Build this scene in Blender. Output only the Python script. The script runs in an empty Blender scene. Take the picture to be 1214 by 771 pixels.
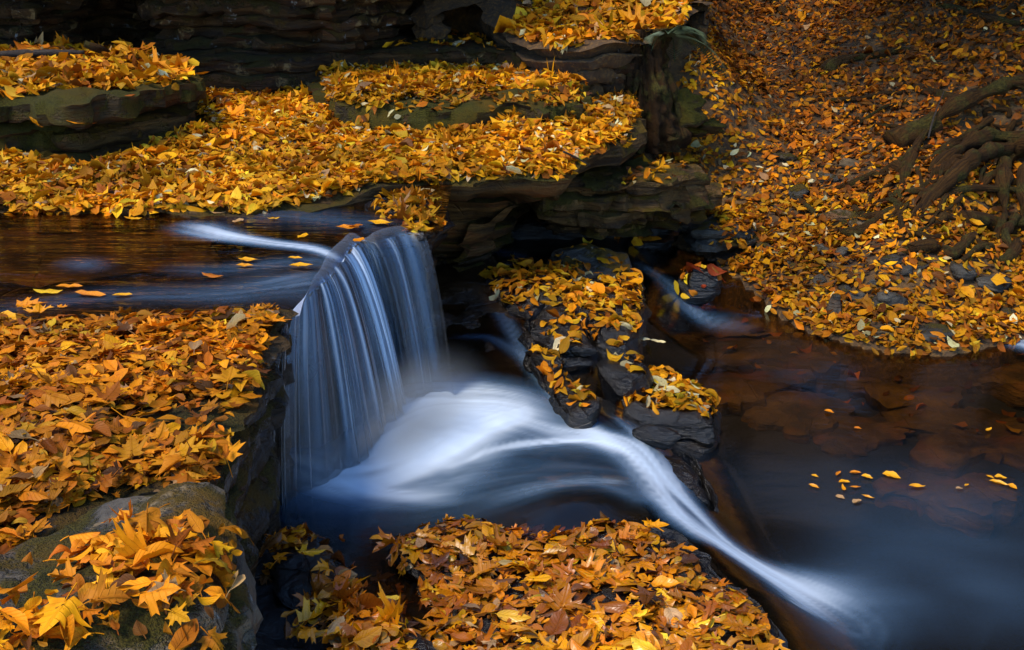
import bpy, math, random
import numpy as np
from mathutils import Vector, Matrix
from mathutils.bvhtree import BVHTree

random.seed(7)
RNG = np.random.default_rng(7)
SC = bpy.context.scene
COL = SC.collection
R = math.radians

# ------------------------------------------------------------------ camera geometry
FPX, CX, CY, PITCH, HC = 1349.0, 607.0, 385.5, R(20), 2.05
def at(px, py, z):
    """photo pixel -> world point on the horizontal plane z"""
    a = (px - CX) / FPX; b = -(py - CY) / FPX
    c, s = math.cos(PITCH), math.sin(PITCH)
    d = (a, c + b * s, -s + b * c)
    t = (z - HC) / d[2]
    return np.array((d[0] * t, d[1] * t, z))
def ats(pts, z):
    return np.array([at(p[0], p[1], p[2] if len(p) > 2 else z) for p in pts])
def project(P):
    P = np.asarray(P, float)
    c, s = math.cos(PITCH), math.sin(PITCH)
    x = P[..., 0]; y = P[..., 1]; z = P[..., 2] - HC
    dep = y * c - z * s
    up = y * s + z * c
    dep = np.maximum(dep, 1e-3)
    return CX + FPX * x / dep, CY - FPX * up / dep, dep

# ------------------------------------------------------------------ noise
def _hash(ix, iy, iz, seed):
    h = (ix.astype(np.int64) * 374761393 + iy.astype(np.int64) * 668265263 + iz.astype(np.int64) * 2147483647 + seed * 974711) & 0xFFFFFFFF
    h = ((h ^ (h >> 13)) * 1274126177) & 0xFFFFFFFF
    h = ((h ^ (h >> 16)) * 2246822519) & 0xFFFFFFFF
    return ((h ^ (h >> 15)) & 0xFFFFFF) / float(0xFFFFFF)
def vnoise(p, seed=0):
    p = np.asarray(p, float)
    if p.shape[-1] == 2:
        p = np.concatenate([p, np.zeros(p.shape[:-1] + (1,))], -1)
    i = np.floor(p); f = p - i; f = f * f * (3 - 2 * f)
    x, y, z = i[..., 0], i[..., 1], i[..., 2]
    r = 0
    for dx in (0, 1):
        for dy in (0, 1):
            for dz in (0, 1):
                w = (f[..., 0] if dx else 1 - f[..., 0]) * (f[..., 1] if dy else 1 - f[..., 1]) * (f[..., 2] if dz else 1 - f[..., 2])
                r = r + w * _hash(x + dx, y + dy, z + dz, seed)
    return r * 2 - 1
def fbm(p, seed=0, oct=4, gain=.5):
    p = np.asarray(p, float); a = 1; s = 0
    for o in range(oct):
        s = s + a * vnoise(p * (2 ** o) + o * 17.3, seed + o); a *= gain
    return s
def sstep(a, b, x):
    t = np.clip((x - a) / (b - a), 0, 1); return t * t * (3 - 2 * t)

# ------------------------------------------------------------------ mesh helpers
def mesh_np(name, V, F, mat=None, smooth=True, uv=None, colors=None, attrs=None):
    """V (n,3); F list of (k,m) index arrays"""
    me = bpy.data.meshes.new(name)
    V = np.ascontiguousarray(V, dtype=np.float32)
    me.vertices.add(len(V)); me.vertices.foreach_set('co', V.ravel())
    if isinstance(F, np.ndarray): F = [F]
    li = np.concatenate([f.ravel() for f in F]).astype(np.int32)
    tot = np.concatenate([np.full(len(f), f.shape[1], np.int32) for f in F])
    st = np.concatenate([[0], np.cumsum(tot)[:-1]]).astype(np.int32)
    me.loops.add(len(li)); me.loops.foreach_set('vertex_index', li)
    me.polygons.add(len(tot)); me.polygons.foreach_set('loop_start', st)
    me.polygons.foreach_set('loop_total', tot)
    me.update(calc_edges=True)
    if smooth: me.polygons.foreach_set('use_smooth', np.ones(len(tot), bool))
    if uv is not None:
        l = me.uv_layers.new(name='UVMap')
        l.data.foreach_set('uv', np.ascontiguousarray(uv[li], dtype=np.float32).ravel())
    if colors is not None:
        a = me.color_attributes.new('leaf_colour', 'FLOAT_COLOR', 'POINT')
        c = np.ones((len(V), 4), np.float32); c[:, :colors.shape[1]] = colors
        a.data.foreach_set('color', c.ravel())
    for k, v in (attrs or {}).items():
        a = me.attributes.new(k, 'FLOAT', 'POINT'); a.data.foreach_set('value', np.ascontiguousarray(v, dtype=np.float32))
    if mat: me.materials.append(mat)
    me.validate()
    return me
def link(name, me, parent=None):
    o = bpy.data.objects.new(name, me); COL.objects.link(o)
    if parent: o.parent = parent
    return o
def tag(o, label=None, cat=None, group=None, kind=None):
    if label: o['label'] = label
    if cat: o['category'] = cat
    if group: o['group'] = group
    if kind: o['kind'] = kind
    return o
def empty(name, loc):
    o = bpy.data.objects.new(name, None); COL.objects.link(o); o.location = loc
    return o
def part(name, me, root):
    """mesh given in world coordinates, parented to an Empty at root.location"""
    L = np.array(root.location, np.float32)
    n = len(me.vertices); co = np.empty(n * 3, np.float32); me.vertices.foreach_get('co', co)
    me.vertices.foreach_set('co', (co.reshape(-1, 3) - L).ravel()); me.update()
    return link(name, me, root)

# ------------------------------------------------------------------ materials
def newmat(name):
    m = bpy.data.materials.new(name); m.use_nodes = True
    nt = m.node_tree; nt.nodes.clear()
    out = nt.nodes.new('ShaderNodeOutputMaterial')
    return m, nt, out
class NT:
    def __init__(s, nt): s.nt = nt
    def n(s, t, **k):
        n = s.nt.nodes.new(t)
        for a, b in k.items(): setattr(n, a, b)
        return n
    def l(s, a, b): s.nt.links.new(a, b)
    def val(s, sock, v):
        if hasattr(v, 'node'): s.l(v, sock)
        elif isinstance(v, (tuple, list)) and len(v) == 3 and sock.type == 'RGBA': sock.default_value = (*v, 1)
        else: sock.default_value = v
    def math(s, op, a, b=None, clamp=False):
        n = s.n('ShaderNodeMath', operation=op, use_clamp=clamp); s.val(n.inputs[0], a)
        if b is not None: s.val(n.inputs[1], b)
        return n.outputs[0]
    def mix(s, f, a, b, blend='MIX'):
        n = s.n('ShaderNodeMix', data_type='RGBA', blend_type=blend, clamp_factor=True)
        s.val(n.inputs['Factor'], f); s.val(n.inputs[6], a); s.val(n.inputs[7], b)
        return n.outputs[2]
    def noise(s, vec, scale, detail=4, rough=.55, dist=0):
        n = s.n('ShaderNodeTexNoise'); s.l(vec, n.inputs['Vector'])
        n.inputs['Scale'].default_value = scale; n.inputs['Detail'].default_value = detail
        n.inputs['Roughness'].default_value = rough; n.inputs['Distortion'].default_value = dist
        return n.outputs[0]
    def mapping(s, vec, scale=(1, 1, 1), rot=(0, 0, 0)):
        n = s.n('ShaderNodeMapping'); s.l(vec, n.inputs[0]); n.inputs['Scale'].default_value = scale; n.inputs['Rotation'].default_value = rot
        return n.outputs[0]
    def rng(s, v, a, b, c=0., d=1., smooth=True):
        n = s.n('ShaderNodeMapRange', interpolation_type='SMOOTHSTEP' if smooth else 'LINEAR')
        s.l(v, n.inputs[0]); n.inputs[1].default_value = a; n.inputs[2].default_value = b; n.inputs[3].default_value = c; n.inputs[4].default_value = d
        return n.outputs[0]
    def bump(s, h, strength, dist, normal=None):
        n = s.n('ShaderNodeBump'); n.inputs['Strength'].default_value = strength; n.inputs['Distance'].default_value = dist
        s.l(h, n.inputs['Height'])
        if normal: s.l(normal, n.inputs['Normal'])
        return n.outputs[0]

def rock_mat(name, c1, c2, moss=0.0, mosscol=(.11, .085, .008), rough=.75, wet_z=None, lichen=0.0, strata=9, spec=.2, wetall=False):
    m, nt, out = newmat(name); N = NT(nt)
    geo = N.n('ShaderNodeNewGeometry'); pos = geo.outputs['Position']
    sep = N.n('ShaderNodeSeparateXYZ'); N.l(geo.outputs['Normal'], sep.inputs[0])
    sp = N.n('ShaderNodeSeparateXYZ'); N.l(pos, sp.inputs[0])
    st = N.noise(N.mapping(pos, (1.3, 1.3, strata)), 2.2, 6, .62, .6)
    big = N.noise(pos, 3.0, 5, .6)
    fine = N.noise(pos, 42, 6, .7)
    col = N.mix(N.rng(st, .33, .68), c1, c2)
    col = N.mix(N.math('MULTIPLY', N.rng(big, .5, .75), .6), col, tuple(x * .45 for x in c1))
    col = N.mix(.55, col, N.mix(N.rng(fine, .25, .75), (.25, .25, .25), (1.0, 1.0, 1.0)), 'MULTIPLY')
    iron = N.noise(N.mapping(pos, (1, 1, 3)), 4.1, 4, .6, .4)
    col = N.mix(N.math('MULTIPLY', N.rng(iron, .52, .7), .45), col, (c2[0] * 1.15, c2[1] * .62, c2[2] * .28))
    if lichen:
        li = N.noise(pos, 5.5, 8, .72, .3)
        col = N.mix(N.math('MULTIPLY', N.rng(li, .57, .62), lichen), col, (.24, .15, .055))
        li2 = N.noise(pos, 15, 5, .7)
        col = N.mix(N.math('MULTIPLY', N.rng(li2, .62, .68), lichen * .8), col, (.30, .31, .30))
    r = N.rng(fine, .3, .7, rough - .12, rough + .08)
    if wet_z is not None:
        wob = N.math('MULTIPLY', N.math('SUBTRACT', big, .5), .25)
        w = N.rng(N.math('ADD', sp.outputs[2], wob), wet_z, wet_z + .14, 1, 0)
        if wetall:
            w = N.math('MAXIMUM', w, N.rng(N.noise(pos, 2.0, 3), .3, .55, .4, 1.0))
        col = N.mix(N.math('MULTIPLY', w, .75), col, N.mix(1.0, col, (.30, .30, .32), 'MULTIPLY'))
        r = N.mix(w, r, (.22, .22, .22))
    h = N.math('ADD', N.math('MULTIPLY', st, .9), N.math('MULTIPLY', fine, .35))
    vo = N.n('ShaderNodeTexVoronoi', feature='DISTANCE_TO_EDGE'); N.l(N.mapping(pos, (1.2, 1.2, 4.5)), vo.inputs['Vector']); vo.inputs['Scale'].default_value = 3.2
    h = N.math('ADD', h, N.math('MULTIPLY', N.rng(vo.outputs['Distance'], 0, .02), .12))
    if moss:
        mn = N.noise(pos, 6.5, 6, .68)
        mm = N.math('MULTIPLY', N.rng(N.math('ADD', mn, N.math('MULTIPLY', sep.outputs[2], .12)), .62 - moss * .28, .70 - moss * .22), N.rng(sep.outputs[2], -.55, .1))
        mf = N.noise(pos, 160, 3, .7)
        mc = N.mix(N.rng(mf, .3, .7), tuple(x * .35 for x in mosscol), mosscol)
        mc = N.mix(N.rng(big, .4, .7), mc, tuple(x * y for x, y in zip(mosscol, (1.5, .95, .7))))
        col = N.mix(mm, col, mc)
        h = N.math('ADD', h, N.math('MULTIPLY', mm, N.math('MULTIPLY', mf, 1.1)))
        r = N.mix(mm, r, (.92, .92, .92))
    b = N.n('ShaderNodeBsdfPrincipled')
    N.l(col, b.inputs['Base Color']); N.l(r, b.inputs['Roughness']); b.inputs['Specular IOR Level'].default_value = spec
    N.l(N.bump(h, 1.0, .035), b.inputs['Normal'])
    N.l(b.outputs[0], out.inputs[0])
    return m

M = {}
M['grey_rock'] = rock_mat('grey_rock', (.06, .050, .040), (.17, .13, .08), moss=.32, lichen=.5, rough=.7)
M['ledge_rock'] = rock_mat('ledge_rock', (.022, .013, .006), (.085, .05, .018), moss=.3, mosscol=(.09,.065,.008), wet_z=.85, lichen=.25)
M['back_rock'] = rock_mat('back_rock', (.026, .014, .005), (.15, .078, .020), moss=.34, wet_z=.45, strata=14)
M['cliff_rock'] = rock_mat('cliff_rock', (.018, .008, .002), (.075, .033, .006), moss=.28, mosscol=(.06, .045, .005), lichen=.55, strata=12)
M['mossy_rock'] = rock_mat('mossy_rock', (.020, .012, .004), (.085, .048, .013), moss=.78, mosscol=(.095, .08, .004), strata=14)
M['wet_rock'] = rock_mat('wet_rock', (.010, .008, .006), (.036, .028, .019), moss=0, rough=.4, wet_z=.5, wetall=True, spec=.5)
M['brown_rock'] = rock_mat('brown_rock', (.035, .018, .007), (.10, .05, .016), moss=0, rough=.4, wet_z=.5, wetall=True, spec=.5)
M['pool_bed_rock'] = rock_mat('pool_bed_rock', (.03, .016, .004), (.15, .078, .016), moss=0, rough=.5, strata=5)
M['amber_rock'] = rock_mat('amber_rock', (.045, .024, .005), (.22, .108, .016), moss=0, rough=.6)
M['bank_stone'] = rock_mat('bank_stone', (.028, .024, .019), (.10, .085, .062), moss=.1, rough=.65)
M['tan_stone'] = rock_mat('tan_stone', (.06, .04, .02), (.2, .13, .065), moss=.15, rough=.7)

def ground_mat(name, c1, c2, c3):
    m, nt, out = newmat(name); N = NT(nt)
    geo = N.n('ShaderNodeNewGeometry'); pos = geo.outputs['Position']
    a = N.noise(pos, 3, 6, .65); b_ = N.noise(pos, 38, 5, .7)
    col = N.mix(N.rng(a, .35, .65), c1, c2); col = N.mix(N.rng(b_, .45, .7), col, c3)
    sz = N.n('ShaderNodeSeparateXYZ'); N.l(pos, sz.inputs[0])
    col = N.mix(N.rng(sz.outputs[2], .02, .13), (.010, .008, .007), col)
    b = N.n('ShaderNodeBsdfPrincipled'); N.l(col, b.inputs['Base Color']); b.inputs['Roughness'].default_value = .9
    N.l(N.bump(N.math('ADD', a, b_), .8, .03), b.inputs['Normal']); N.l(b.outputs[0], out.inputs[0])
    return m
M['soil'] = ground_mat('soil', (.034, .016, .004), (.085, .040, .008), (.17, .078, .010))
M['bed'] = ground_mat('bed', (.03, .016, .006), (.09, .042, .010), (.17, .08, .018))

def bark_mat(name, c1, c2, moss):
    m, nt, out = newmat(name); N = NT(nt)
    geo = N.n('ShaderNodeNewGeometry'); pos = geo.outputs['Position']
    tc = N.n('ShaderNodeUVMap')
    st = N.noise(N.mapping(tc.outputs[0], (1.6, 7, 1)), 3.0, 7, .7, .9)
    fine = N.noise(pos, 60, 4, .7); mo = N.noise(pos, 7, 5, .65)
    col = N.mix(N.rng(st, .3, .7), c1, c2)
    col = N.mix(N.rng(fine, .3, .75, .35, 0), col, tuple(x * .3 for x in c1))
    if moss: col = N.mix(N.math('MULTIPLY', N.rng(mo, .6 - moss * .25, .72 - moss * .2), .85), col, N.mix(N.rng(fine, .3, .7), (.02, .018, .003), (.085, .066, .010)))
    b = N.n('ShaderNodeBsdfPrincipled'); N.l(col, b.inputs['Base Color']); b.inputs['Roughness'].default_value = .85; b.inputs['Specular IOR Level'].default_value = .15
    N.l(N.bump(N.math('ADD', st, N.math('MULTIPLY', fine, .5)), 1.0, .035), b.inputs['Normal']); N.l(b.outputs[0], out.inputs[0])
    return m
M['root_bark'] = bark_mat('root_bark', (.02, .008, .0015), (.105, .044, .006), .55)
M['dark_bark'] = bark_mat('dark_bark', (.028, .013, .003), (.11, .052, .012), .5)
M['rotten_wood'] = bark_mat('rotten_wood', (.011, .005, .001), (.05, .02, .003), .35)
M['twig'] = bark_mat('twig', (.05, .035, .025), (.16, .12, .09), .0)

def leaf_mat(name, rough=.5, wet=False, transl=.25):
    m, nt, out = newmat(name); N = NT(nt)
    at_ = N.n('ShaderNodeAttribute', attribute_name='leaf_colour'); uv = N.n('ShaderNodeUVMap')
    geo = N.n('ShaderNodeNewGeometry'); pos = geo.outputs['Position']
    s = N.n('ShaderNodeSeparateXYZ'); N.l(uv.outputs[0], s.inputs[0])
    u, v = s.outputs[0], s.outputs[1]
    av = N.math('ABSOLUTE', v)
    mid = N.rng(av, .0, .07, 1, 0)
    wv = N.math('SINE', N.math('MULTIPLY', N.math('SUBTRACT', u, N.math('MULTIPLY', av, .28)), 52))
    vein = N.math('MULTIPLY', N.rng(wv, .72, 1.0), .55)
    vv = N.math('MAXIMUM', mid, vein)
    spot = N.noise(pos, 55, 5, .7); blot = N.noise(pos, 19, 3, .6)
    col = at_.outputs['Color']
    col = N.mix(N.math('MULTIPLY', N.rng(blot, .48, .72), .55), col, N.mix(1.0, col, (.68, .46, .3), 'MULTIPLY'))
    col = N.mix(N.math('MULTIPLY', N.rng(spot, .60, .70), .7), col, (.06, .022, .006))
    col = N.mix(N.math('MULTIPLY', vv, .35), col, N.mix(1.0, col, (.6, .5, .45), 'MULTIPLY'))
    back = geo.outputs['Backfacing']
    b = N.n('ShaderNodeBsdfPrincipled'); N.l(col, b.inputs['Base Color'])
    N.l(N.rng(spot, .3, .7, rough - .1, rough + .1), b.inputs['Roughness']); b.inputs['Specular IOR Level'].default_value = .35 if wet else .12
    N.l(N.bump(N.math('ADD', N.math('MULTIPLY', vv, -1), N.math('MULTIPLY', blot, 1.2)), .55, .004), b.inputs['Normal'])
    t = N.n('ShaderNodeBsdfTranslucent'); N.l(N.mix(1.0, col, (1.0, .75, .4), 'MULTIPLY'), t.inputs[0])
    mx = N.n('ShaderNodeMixShader'); mx.inputs[0].default_value = transl
    N.l(b.outputs[0], mx.inputs[1]); N.l(t.outputs[0], mx.inputs[2]); N.l(mx.outputs[0], out.inputs[0])
    return m
M['leaf'] = leaf_mat('fallen_leaf', .55, transl=.18)
M['wet_leaf'] = leaf_mat('wet_fallen_leaf', .3, wet=True, transl=.15)

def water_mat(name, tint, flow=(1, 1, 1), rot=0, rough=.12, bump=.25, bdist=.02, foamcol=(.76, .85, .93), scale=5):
    """clear tinted water with a Fresnel mirror; white froth where the 'foam' attribute is high"""
    m, nt, out = newmat(name); N = NT(nt)
    geo = N.n('ShaderNodeNewGeometry'); pos = geo.outputs['Position']
    w = N.noise(N.mapping(pos, flow, (0, 0, rot)), scale, 4, .55, .8)
    w2 = N.noise(N.mapping(pos, tuple(f * 3.1 for f in flow), (0, 0, rot + .2)), scale, 3, .5, .4)
    nrm = N.bump(N.math('ADD', w, N.math('MULTIPLY', w2, .4)), bump, bdist)
    fr = N.n('ShaderNodeFresnel'); fr.inputs['IOR'].default_value = 1.34; N.l(nrm, fr.inputs['Normal'])
    tr = N.n('ShaderNodeBsdfTransparent'); tr.inputs[0].default_value = (*tint, 1)
    gl = N.n('ShaderNodeBsdfGlossy'); gl.inputs['Roughness'].default_value = rough; gl.inputs['Color'].default_value = (1, 1, 1, 1); N.l(nrm, gl.inputs['Normal'])
    mx = N.n('ShaderNodeMixShader'); N.l(fr.outputs[0], mx.inputs[0]); N.l(tr.outputs[0], mx.inputs[1]); N.l(gl.outputs[0], mx.inputs[2])
    fa = N.n('ShaderNodeAttribute', attribute_name='foam')
    fc = N.mix(N.rng(fa.outputs['Fac'], .02, .7), (.20, .40, .64), foamcol)          # froth's slight own blue plus painted-in skylight, bluest where thin
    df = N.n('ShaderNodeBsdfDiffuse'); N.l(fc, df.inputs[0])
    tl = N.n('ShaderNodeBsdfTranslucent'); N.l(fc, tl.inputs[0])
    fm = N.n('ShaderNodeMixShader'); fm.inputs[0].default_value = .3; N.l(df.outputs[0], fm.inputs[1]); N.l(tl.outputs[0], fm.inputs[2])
    m2 = N.n('ShaderNodeMixShader'); N.l(fa.outputs['Fac'], m2.inputs[0]); N.l(mx.outputs[0], m2.inputs[1]); N.l(fm.outputs[0], m2.inputs[2])
    N.l(m2.outputs[0], out.inputs[0])
    return m
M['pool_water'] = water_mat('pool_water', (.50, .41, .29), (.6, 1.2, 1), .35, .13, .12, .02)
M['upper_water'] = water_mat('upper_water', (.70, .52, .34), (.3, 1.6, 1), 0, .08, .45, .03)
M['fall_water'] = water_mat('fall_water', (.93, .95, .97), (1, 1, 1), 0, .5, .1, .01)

# ------------------------------------------------------------------ curves, slabs, tubes, stones
def catmull(P, n, closed=True):
    P = np.asarray(P, float); k = len(P)
    out = []
    segs = k if closed else k - 1
    for i in range(segs):
        if closed: p0, p1, p2, p3 = P[(i - 1) % k], P[i], P[(i + 1) % k], P[(i + 2) % k]
        else: p0, p1, p2, p3 = P[max(i - 1, 0)], P[i], P[i + 1], P[min(i + 2, k - 1)]
        t = np.linspace(0, 1, 16, endpoint=False)[:, None]
        out.append(.5 * (2 * p1 + (p2 - p0) * t + (2 * p0 - 5 * p1 + 4 * p2 - p3) * t ** 2 + (3 * p1 - p0 - 3 * p2 + p3) * t ** 3))
    Q = np.concatenate(out)
    if closed: Q = np.concatenate([Q, Q[:1]])
    else: Q = np.concatenate([Q, P[-1:]])
    d = np.concatenate([[0], np.cumsum(np.linalg.norm(np.diff(Q, axis=0), axis=1))])
    s = np.linspace(0, d[-1], n + 1)[:-1] if closed else np.linspace(0, d[-1], n)
    return np.stack([np.interp(s, d, Q[:, j]) for j in range(Q.shape[1])], 1)

SOLIDS = []          # (V, quads) that leaves may settle on
def add_solid(me):
    SOLIDS.append(me)

def slab(name, mat, outline, zt, zb, seed=1, n=150, topfn=None, layers=None, step=.022, edge=.02, jag=.03, rough=.018, strata=.03, rise=.02, nr=22):
    """layered rock: outline (world xy) extruded from zt to zb with ragged strata on its sides and an uneven top"""
    O = catmull(np.asarray(outline)[:, :2], n)
    area = .5 * np.sum(O[:, 0] * np.roll(O[:, 1], -1) - np.roll(O[:, 0], -1) * O[:, 1])
    if area < 0: O = O[::-1]
    T = np.roll(O, -1, 0) - np.roll(O, 1, 0); T /= np.linalg.norm(T, axis=1)[:, None] + 1e-9
    Nn = np.stack([T[:, 1], -T[:, 0]], 1)                      # outward
    for _ in range(3): Nn = (Nn + np.roll(Nn, 1, 0) + np.roll(Nn, -1, 0)); Nn /= np.linalg.norm(Nn, axis=1)[:, None] + 1e-9
    O = O + Nn * (jag * fbm(O * 6, seed, 4)[:, None])
    C = O.mean(0)
    rs = np.random.default_rng(seed)
    def top_z(xy):
        z = rise * fbm(xy * 2.2, seed + 5, 4)
        return zt + z + (topfn(xy[:, 0], xy[:, 1]) if topfn else 0)
    arc_ = np.concatenate([[0], np.cumsum(np.linalg.norm(np.diff(O, axis=0), axis=1))])
    bedw = .35 * strata + .012
    rings = []
    z = 0.0
    H = zt - zb
    lev = []
    while z < H:
        th = rs.uniform(.035, .15); ins = rs.uniform(-strata, strata)
        cuts_ = np.sort(rs.uniform(0, arc_[-1], max(3, int(arc_[-1] / .32)))); offs_ = rs.uniform(-strata, strata, len(cuts_) + 1) * 1.1; offs_[-1] = offs_[0]
        blk = offs_[np.searchsorted(cuts_, arc_)]
        for (zz, q) in ((z + .004, ins + .018), (z + .2 * th, ins), (z + .55 * th, ins - .004), (z + .85 * th, ins + .004), (z + th, ins + .022)):
            if zz < H: lev.append((zz, q + blk))
        z += th
    lev.append((H, 0))
    for f in np.linspace(1, 0, nr) ** 1.15:
        xy = O + (C - O) * f
        dist = np.linalg.norm(O - xy, axis=1)
        zz = top_z(xy) - edge * np.exp(-dist / .03)
        rings.append(np.concatenate([xy, zz[:, None]], 1))
    for (zz, q) in lev[1:]:
        lay = 0
        if layers: lay = np.interp(zz, [a for a, _ in layers], [b for _, b in layers])
        pz = zt - zz + bedw * fbm(O * 1.3 + zz * 2, seed + 61, 3) * min(1, zz / .08) * max(0, 1 - zz / max(H, .01))
        base = np.concatenate([O * 2.5, pz[:, None] * 9], 1)
        ins = q + lay + strata * .55 * fbm(base, seed + 11, 3)
        xy = O - Nn * ins[:, None]
        tz = top_z(O) - zt
        w = max(0, 1 - zz / max(H, .01))
        rings.append(np.concatenate([xy, (pz + tz * w)[:, None]], 1))
    V = np.concatenate(rings)
    Vn = fbm(V * 9, seed + 21, 4) * rough
    fine_ = fbm(V * np.array([16, 16, 40]), seed + 51, 3) * rough * .6
    V[:, 2] += Vn * .8
    V[:, 0] += fbm(V * 8 + 5, seed + 31, 3) * rough + fine_; V[:, 1] += fbm(V * 8 + 9, seed + 41, 3) * rough - fine_
    k = len(rings); I = np.arange(k * n).reshape(k, n)
    Q = np.stack([I[:-1], I[1:], np.roll(I, -1, 1)[1:], np.roll(I, -1, 1)[:-1]], -1).reshape(-1, 4)
    me = mesh_np(name, V, [Q, I[-1][::-1][None, :]], mat)
    me.set_sharp_from_angle(angle=R(38))
    add_solid(me)
    return me
def rock(name, label, mat, outline, zt, zb, cat='rock', group=None, solid=True, **k):
    me = slab(name, M[mat], outline, zt, zb, **k)
    o = link(name, me); tag(o, label, cat, group)
    return o
def stone(name, label, mat, c, r, seed, cat='rock', group=None, rot=0, cuts=5, noise=.16, sub=4, tilt=(0, 0)):
    """a stone: rounded lump cut by a few random planes"""
    n1, n2 = 40, 24
    th = np.linspace(0, 2 * math.pi, n1, endpoint=False); ph = np.linspace(.04, math.pi - .04, n2)
    T, Pp = np.meshgrid(th, ph)
    D = np.stack([np.cos(T) * np.sin(Pp), np.sin(T) * np.sin(Pp), np.cos(Pp)], -1).reshape(-1, 3)
    rs = np.random.default_rng(seed)
    rad = np.ones(len(D))
    for _ in range(cuts + 4):
        nv = rs.normal(size=3); nv /= np.linalg.norm(nv); h = rs.uniform(.62, .85)
        d = D @ nv
        rad = np.minimum(rad, np.where(d > .05, h / np.maximum(d, .05), 9))
    rad *= 1 + noise * fbm(D * 1.6 + seed, seed, 4)
    V = D * rad[:, None] * np.array(r)
    E = Matrix.Rotation(rot, 3, 'Z') @ Matrix.Rotation(tilt[0], 3, 'X') @ Matrix.Rotation(tilt[1], 3, 'Y')
    V = V @ np.array(E).T + np.array(c)
    I = np.arange(n1 * n2).reshape(n2, n1)
    Q = np.stack([I[:-1], I[1:], np.roll(I, -1, 1)[1:], np.roll(I, -1, 1)[:-1]], -1).reshape(-1, 4)
    me = mesh_np(name, V, [Q, I[0][None, :], I[-1][::-1][None, :]], M[mat])
    add_solid(me)
    o = link(name, me); tag(o, label, cat, group)
    return o
def tube(P, rad, n=40, seg=12, seed=0, rough=.12, flat=1.0, flute=0):
    """tapering limb along points P (world), radii per point"""
    P = np.asarray(P, float); rad = np.asarray(rad, float)
    Q = catmull(np.concatenate([P, rad[:, None]], 1), n, closed=False)
    C, r = Q[:, :3], Q[:, 3]
    T = np.gradient(C, axis=0); T /= np.linalg.norm(T, axis=1)[:, None] + 1e-9
    up = np.array([0, 0, 1.0]) if abs(T[0, 2]) < .9 else np.array([1.0, 0, 0])
    A = np.cross(T, up); A /= np.linalg.norm(A, axis=1)[:, None] + 1e-9
    B = np.cross(A, T)
    th = np.linspace(0, 2 * math.pi, seg, endpoint=False)
    V = C[:, None] + (A[:, None] * np.cos(th)[None, :, None] + B[:, None] * np.sin(th)[None, :, None] * flat) * r[:, None, None]
    nz = fbm(V.reshape(-1, 3) * np.array([11, 11, 11]) + seed, seed, 4).reshape(n, seg)
    if flute:
        fl = fbm(np.stack([np.broadcast_to(np.cos(th) * 3.2, (n, seg)), np.broadcast_to(np.sin(th) * 3.2, (n, seg)), np.broadcast_to(np.linspace(0, 2.2, n)[:, None], (n, seg))], -1), seed + 3, 4)
        nz = nz * .4 + fl * flute
    V = V + (V - C[:, None]) * (nz * rough * 2)[..., None]
    u = np.broadcast_to(np.linspace(0, 1, n)[:, None] * np.linalg.norm(np.diff(C, axis=0), axis=1).sum(), (n, seg))
    v = np.broadcast_to(np.arange(seg)[None] / seg, (n, seg))
    I = np.arange(n * seg).reshape(n, seg)
    F = np.stack([I[:-1], np.roll(I, -1, 1)[:-1], np.roll(I, -1, 1)[1:], I[1:]], -1).reshape(-1, 4)
    return V.reshape(-1, 3), F, np.stack([u, v], -1).reshape(-1, 2), (I[0][::-1][None], I[-1][None])
def tube_mesh(name, mat, P, rad, **k):
    V, F, uv, caps = tube(P, rad, **k)
    return mesh_np(name, V, [F, *caps], M[mat], uv=uv)
def join_tubes(name, mat, specs):
    Vs, Fs, Us, o = [], [], [], 0
    for (P, rad, kw) in specs:
        V, F, uv, caps = tube(P, rad, **kw)
        Vs.append(V); Fs += [F + o] + [c + o for c in caps]; Us.append(uv); o += len(V)
    return mesh_np(name, np.concatenate(Vs), Fs, M[mat], uv=np.concatenate(Us))

# ------------------------------------------------------------------ ground
ZU, ZP, ZS = .97, .38, .18          # upper pool, plunge pool, lower stream levels
BANK = ats([(600, 262), (690, 268), (760, 292), (830, 318), (880, 352), (960, 396), (1050, 416), (1130, 418), (1214, 402), (1320, 400), (1700, 420)], .24)[:, :2]
def polydist(x, y, L):
    """distance to polyline, side sign (left +) and arc length"""
    p = np.stack([x, y], -1)
    best = np.full(x.shape, 1e9); sg = np.ones(x.shape); arc = np.zeros(x.shape); s0 = 0
    for a, b in zip(L[:-1], L[1:]):
        d = b - a; l = np.linalg.norm(d)
        tt = ((p - a) @ d) / (l * l); t = np.clip(tt, 0, 1)
        q = a + t[..., None] * d
        e = np.linalg.norm(p - q, axis=-1)
        cr = d[0] * (p[..., 1] - a[1]) - d[1] * (p[..., 0] - a[0])
        m = e < best - 1e-9
        best = np.where(m, e, best); sg = np.where(m, np.sign(cr), sg); arc = np.where(m, s0 + t * l, arc); s0 += l
    return best, sg, arc
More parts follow.
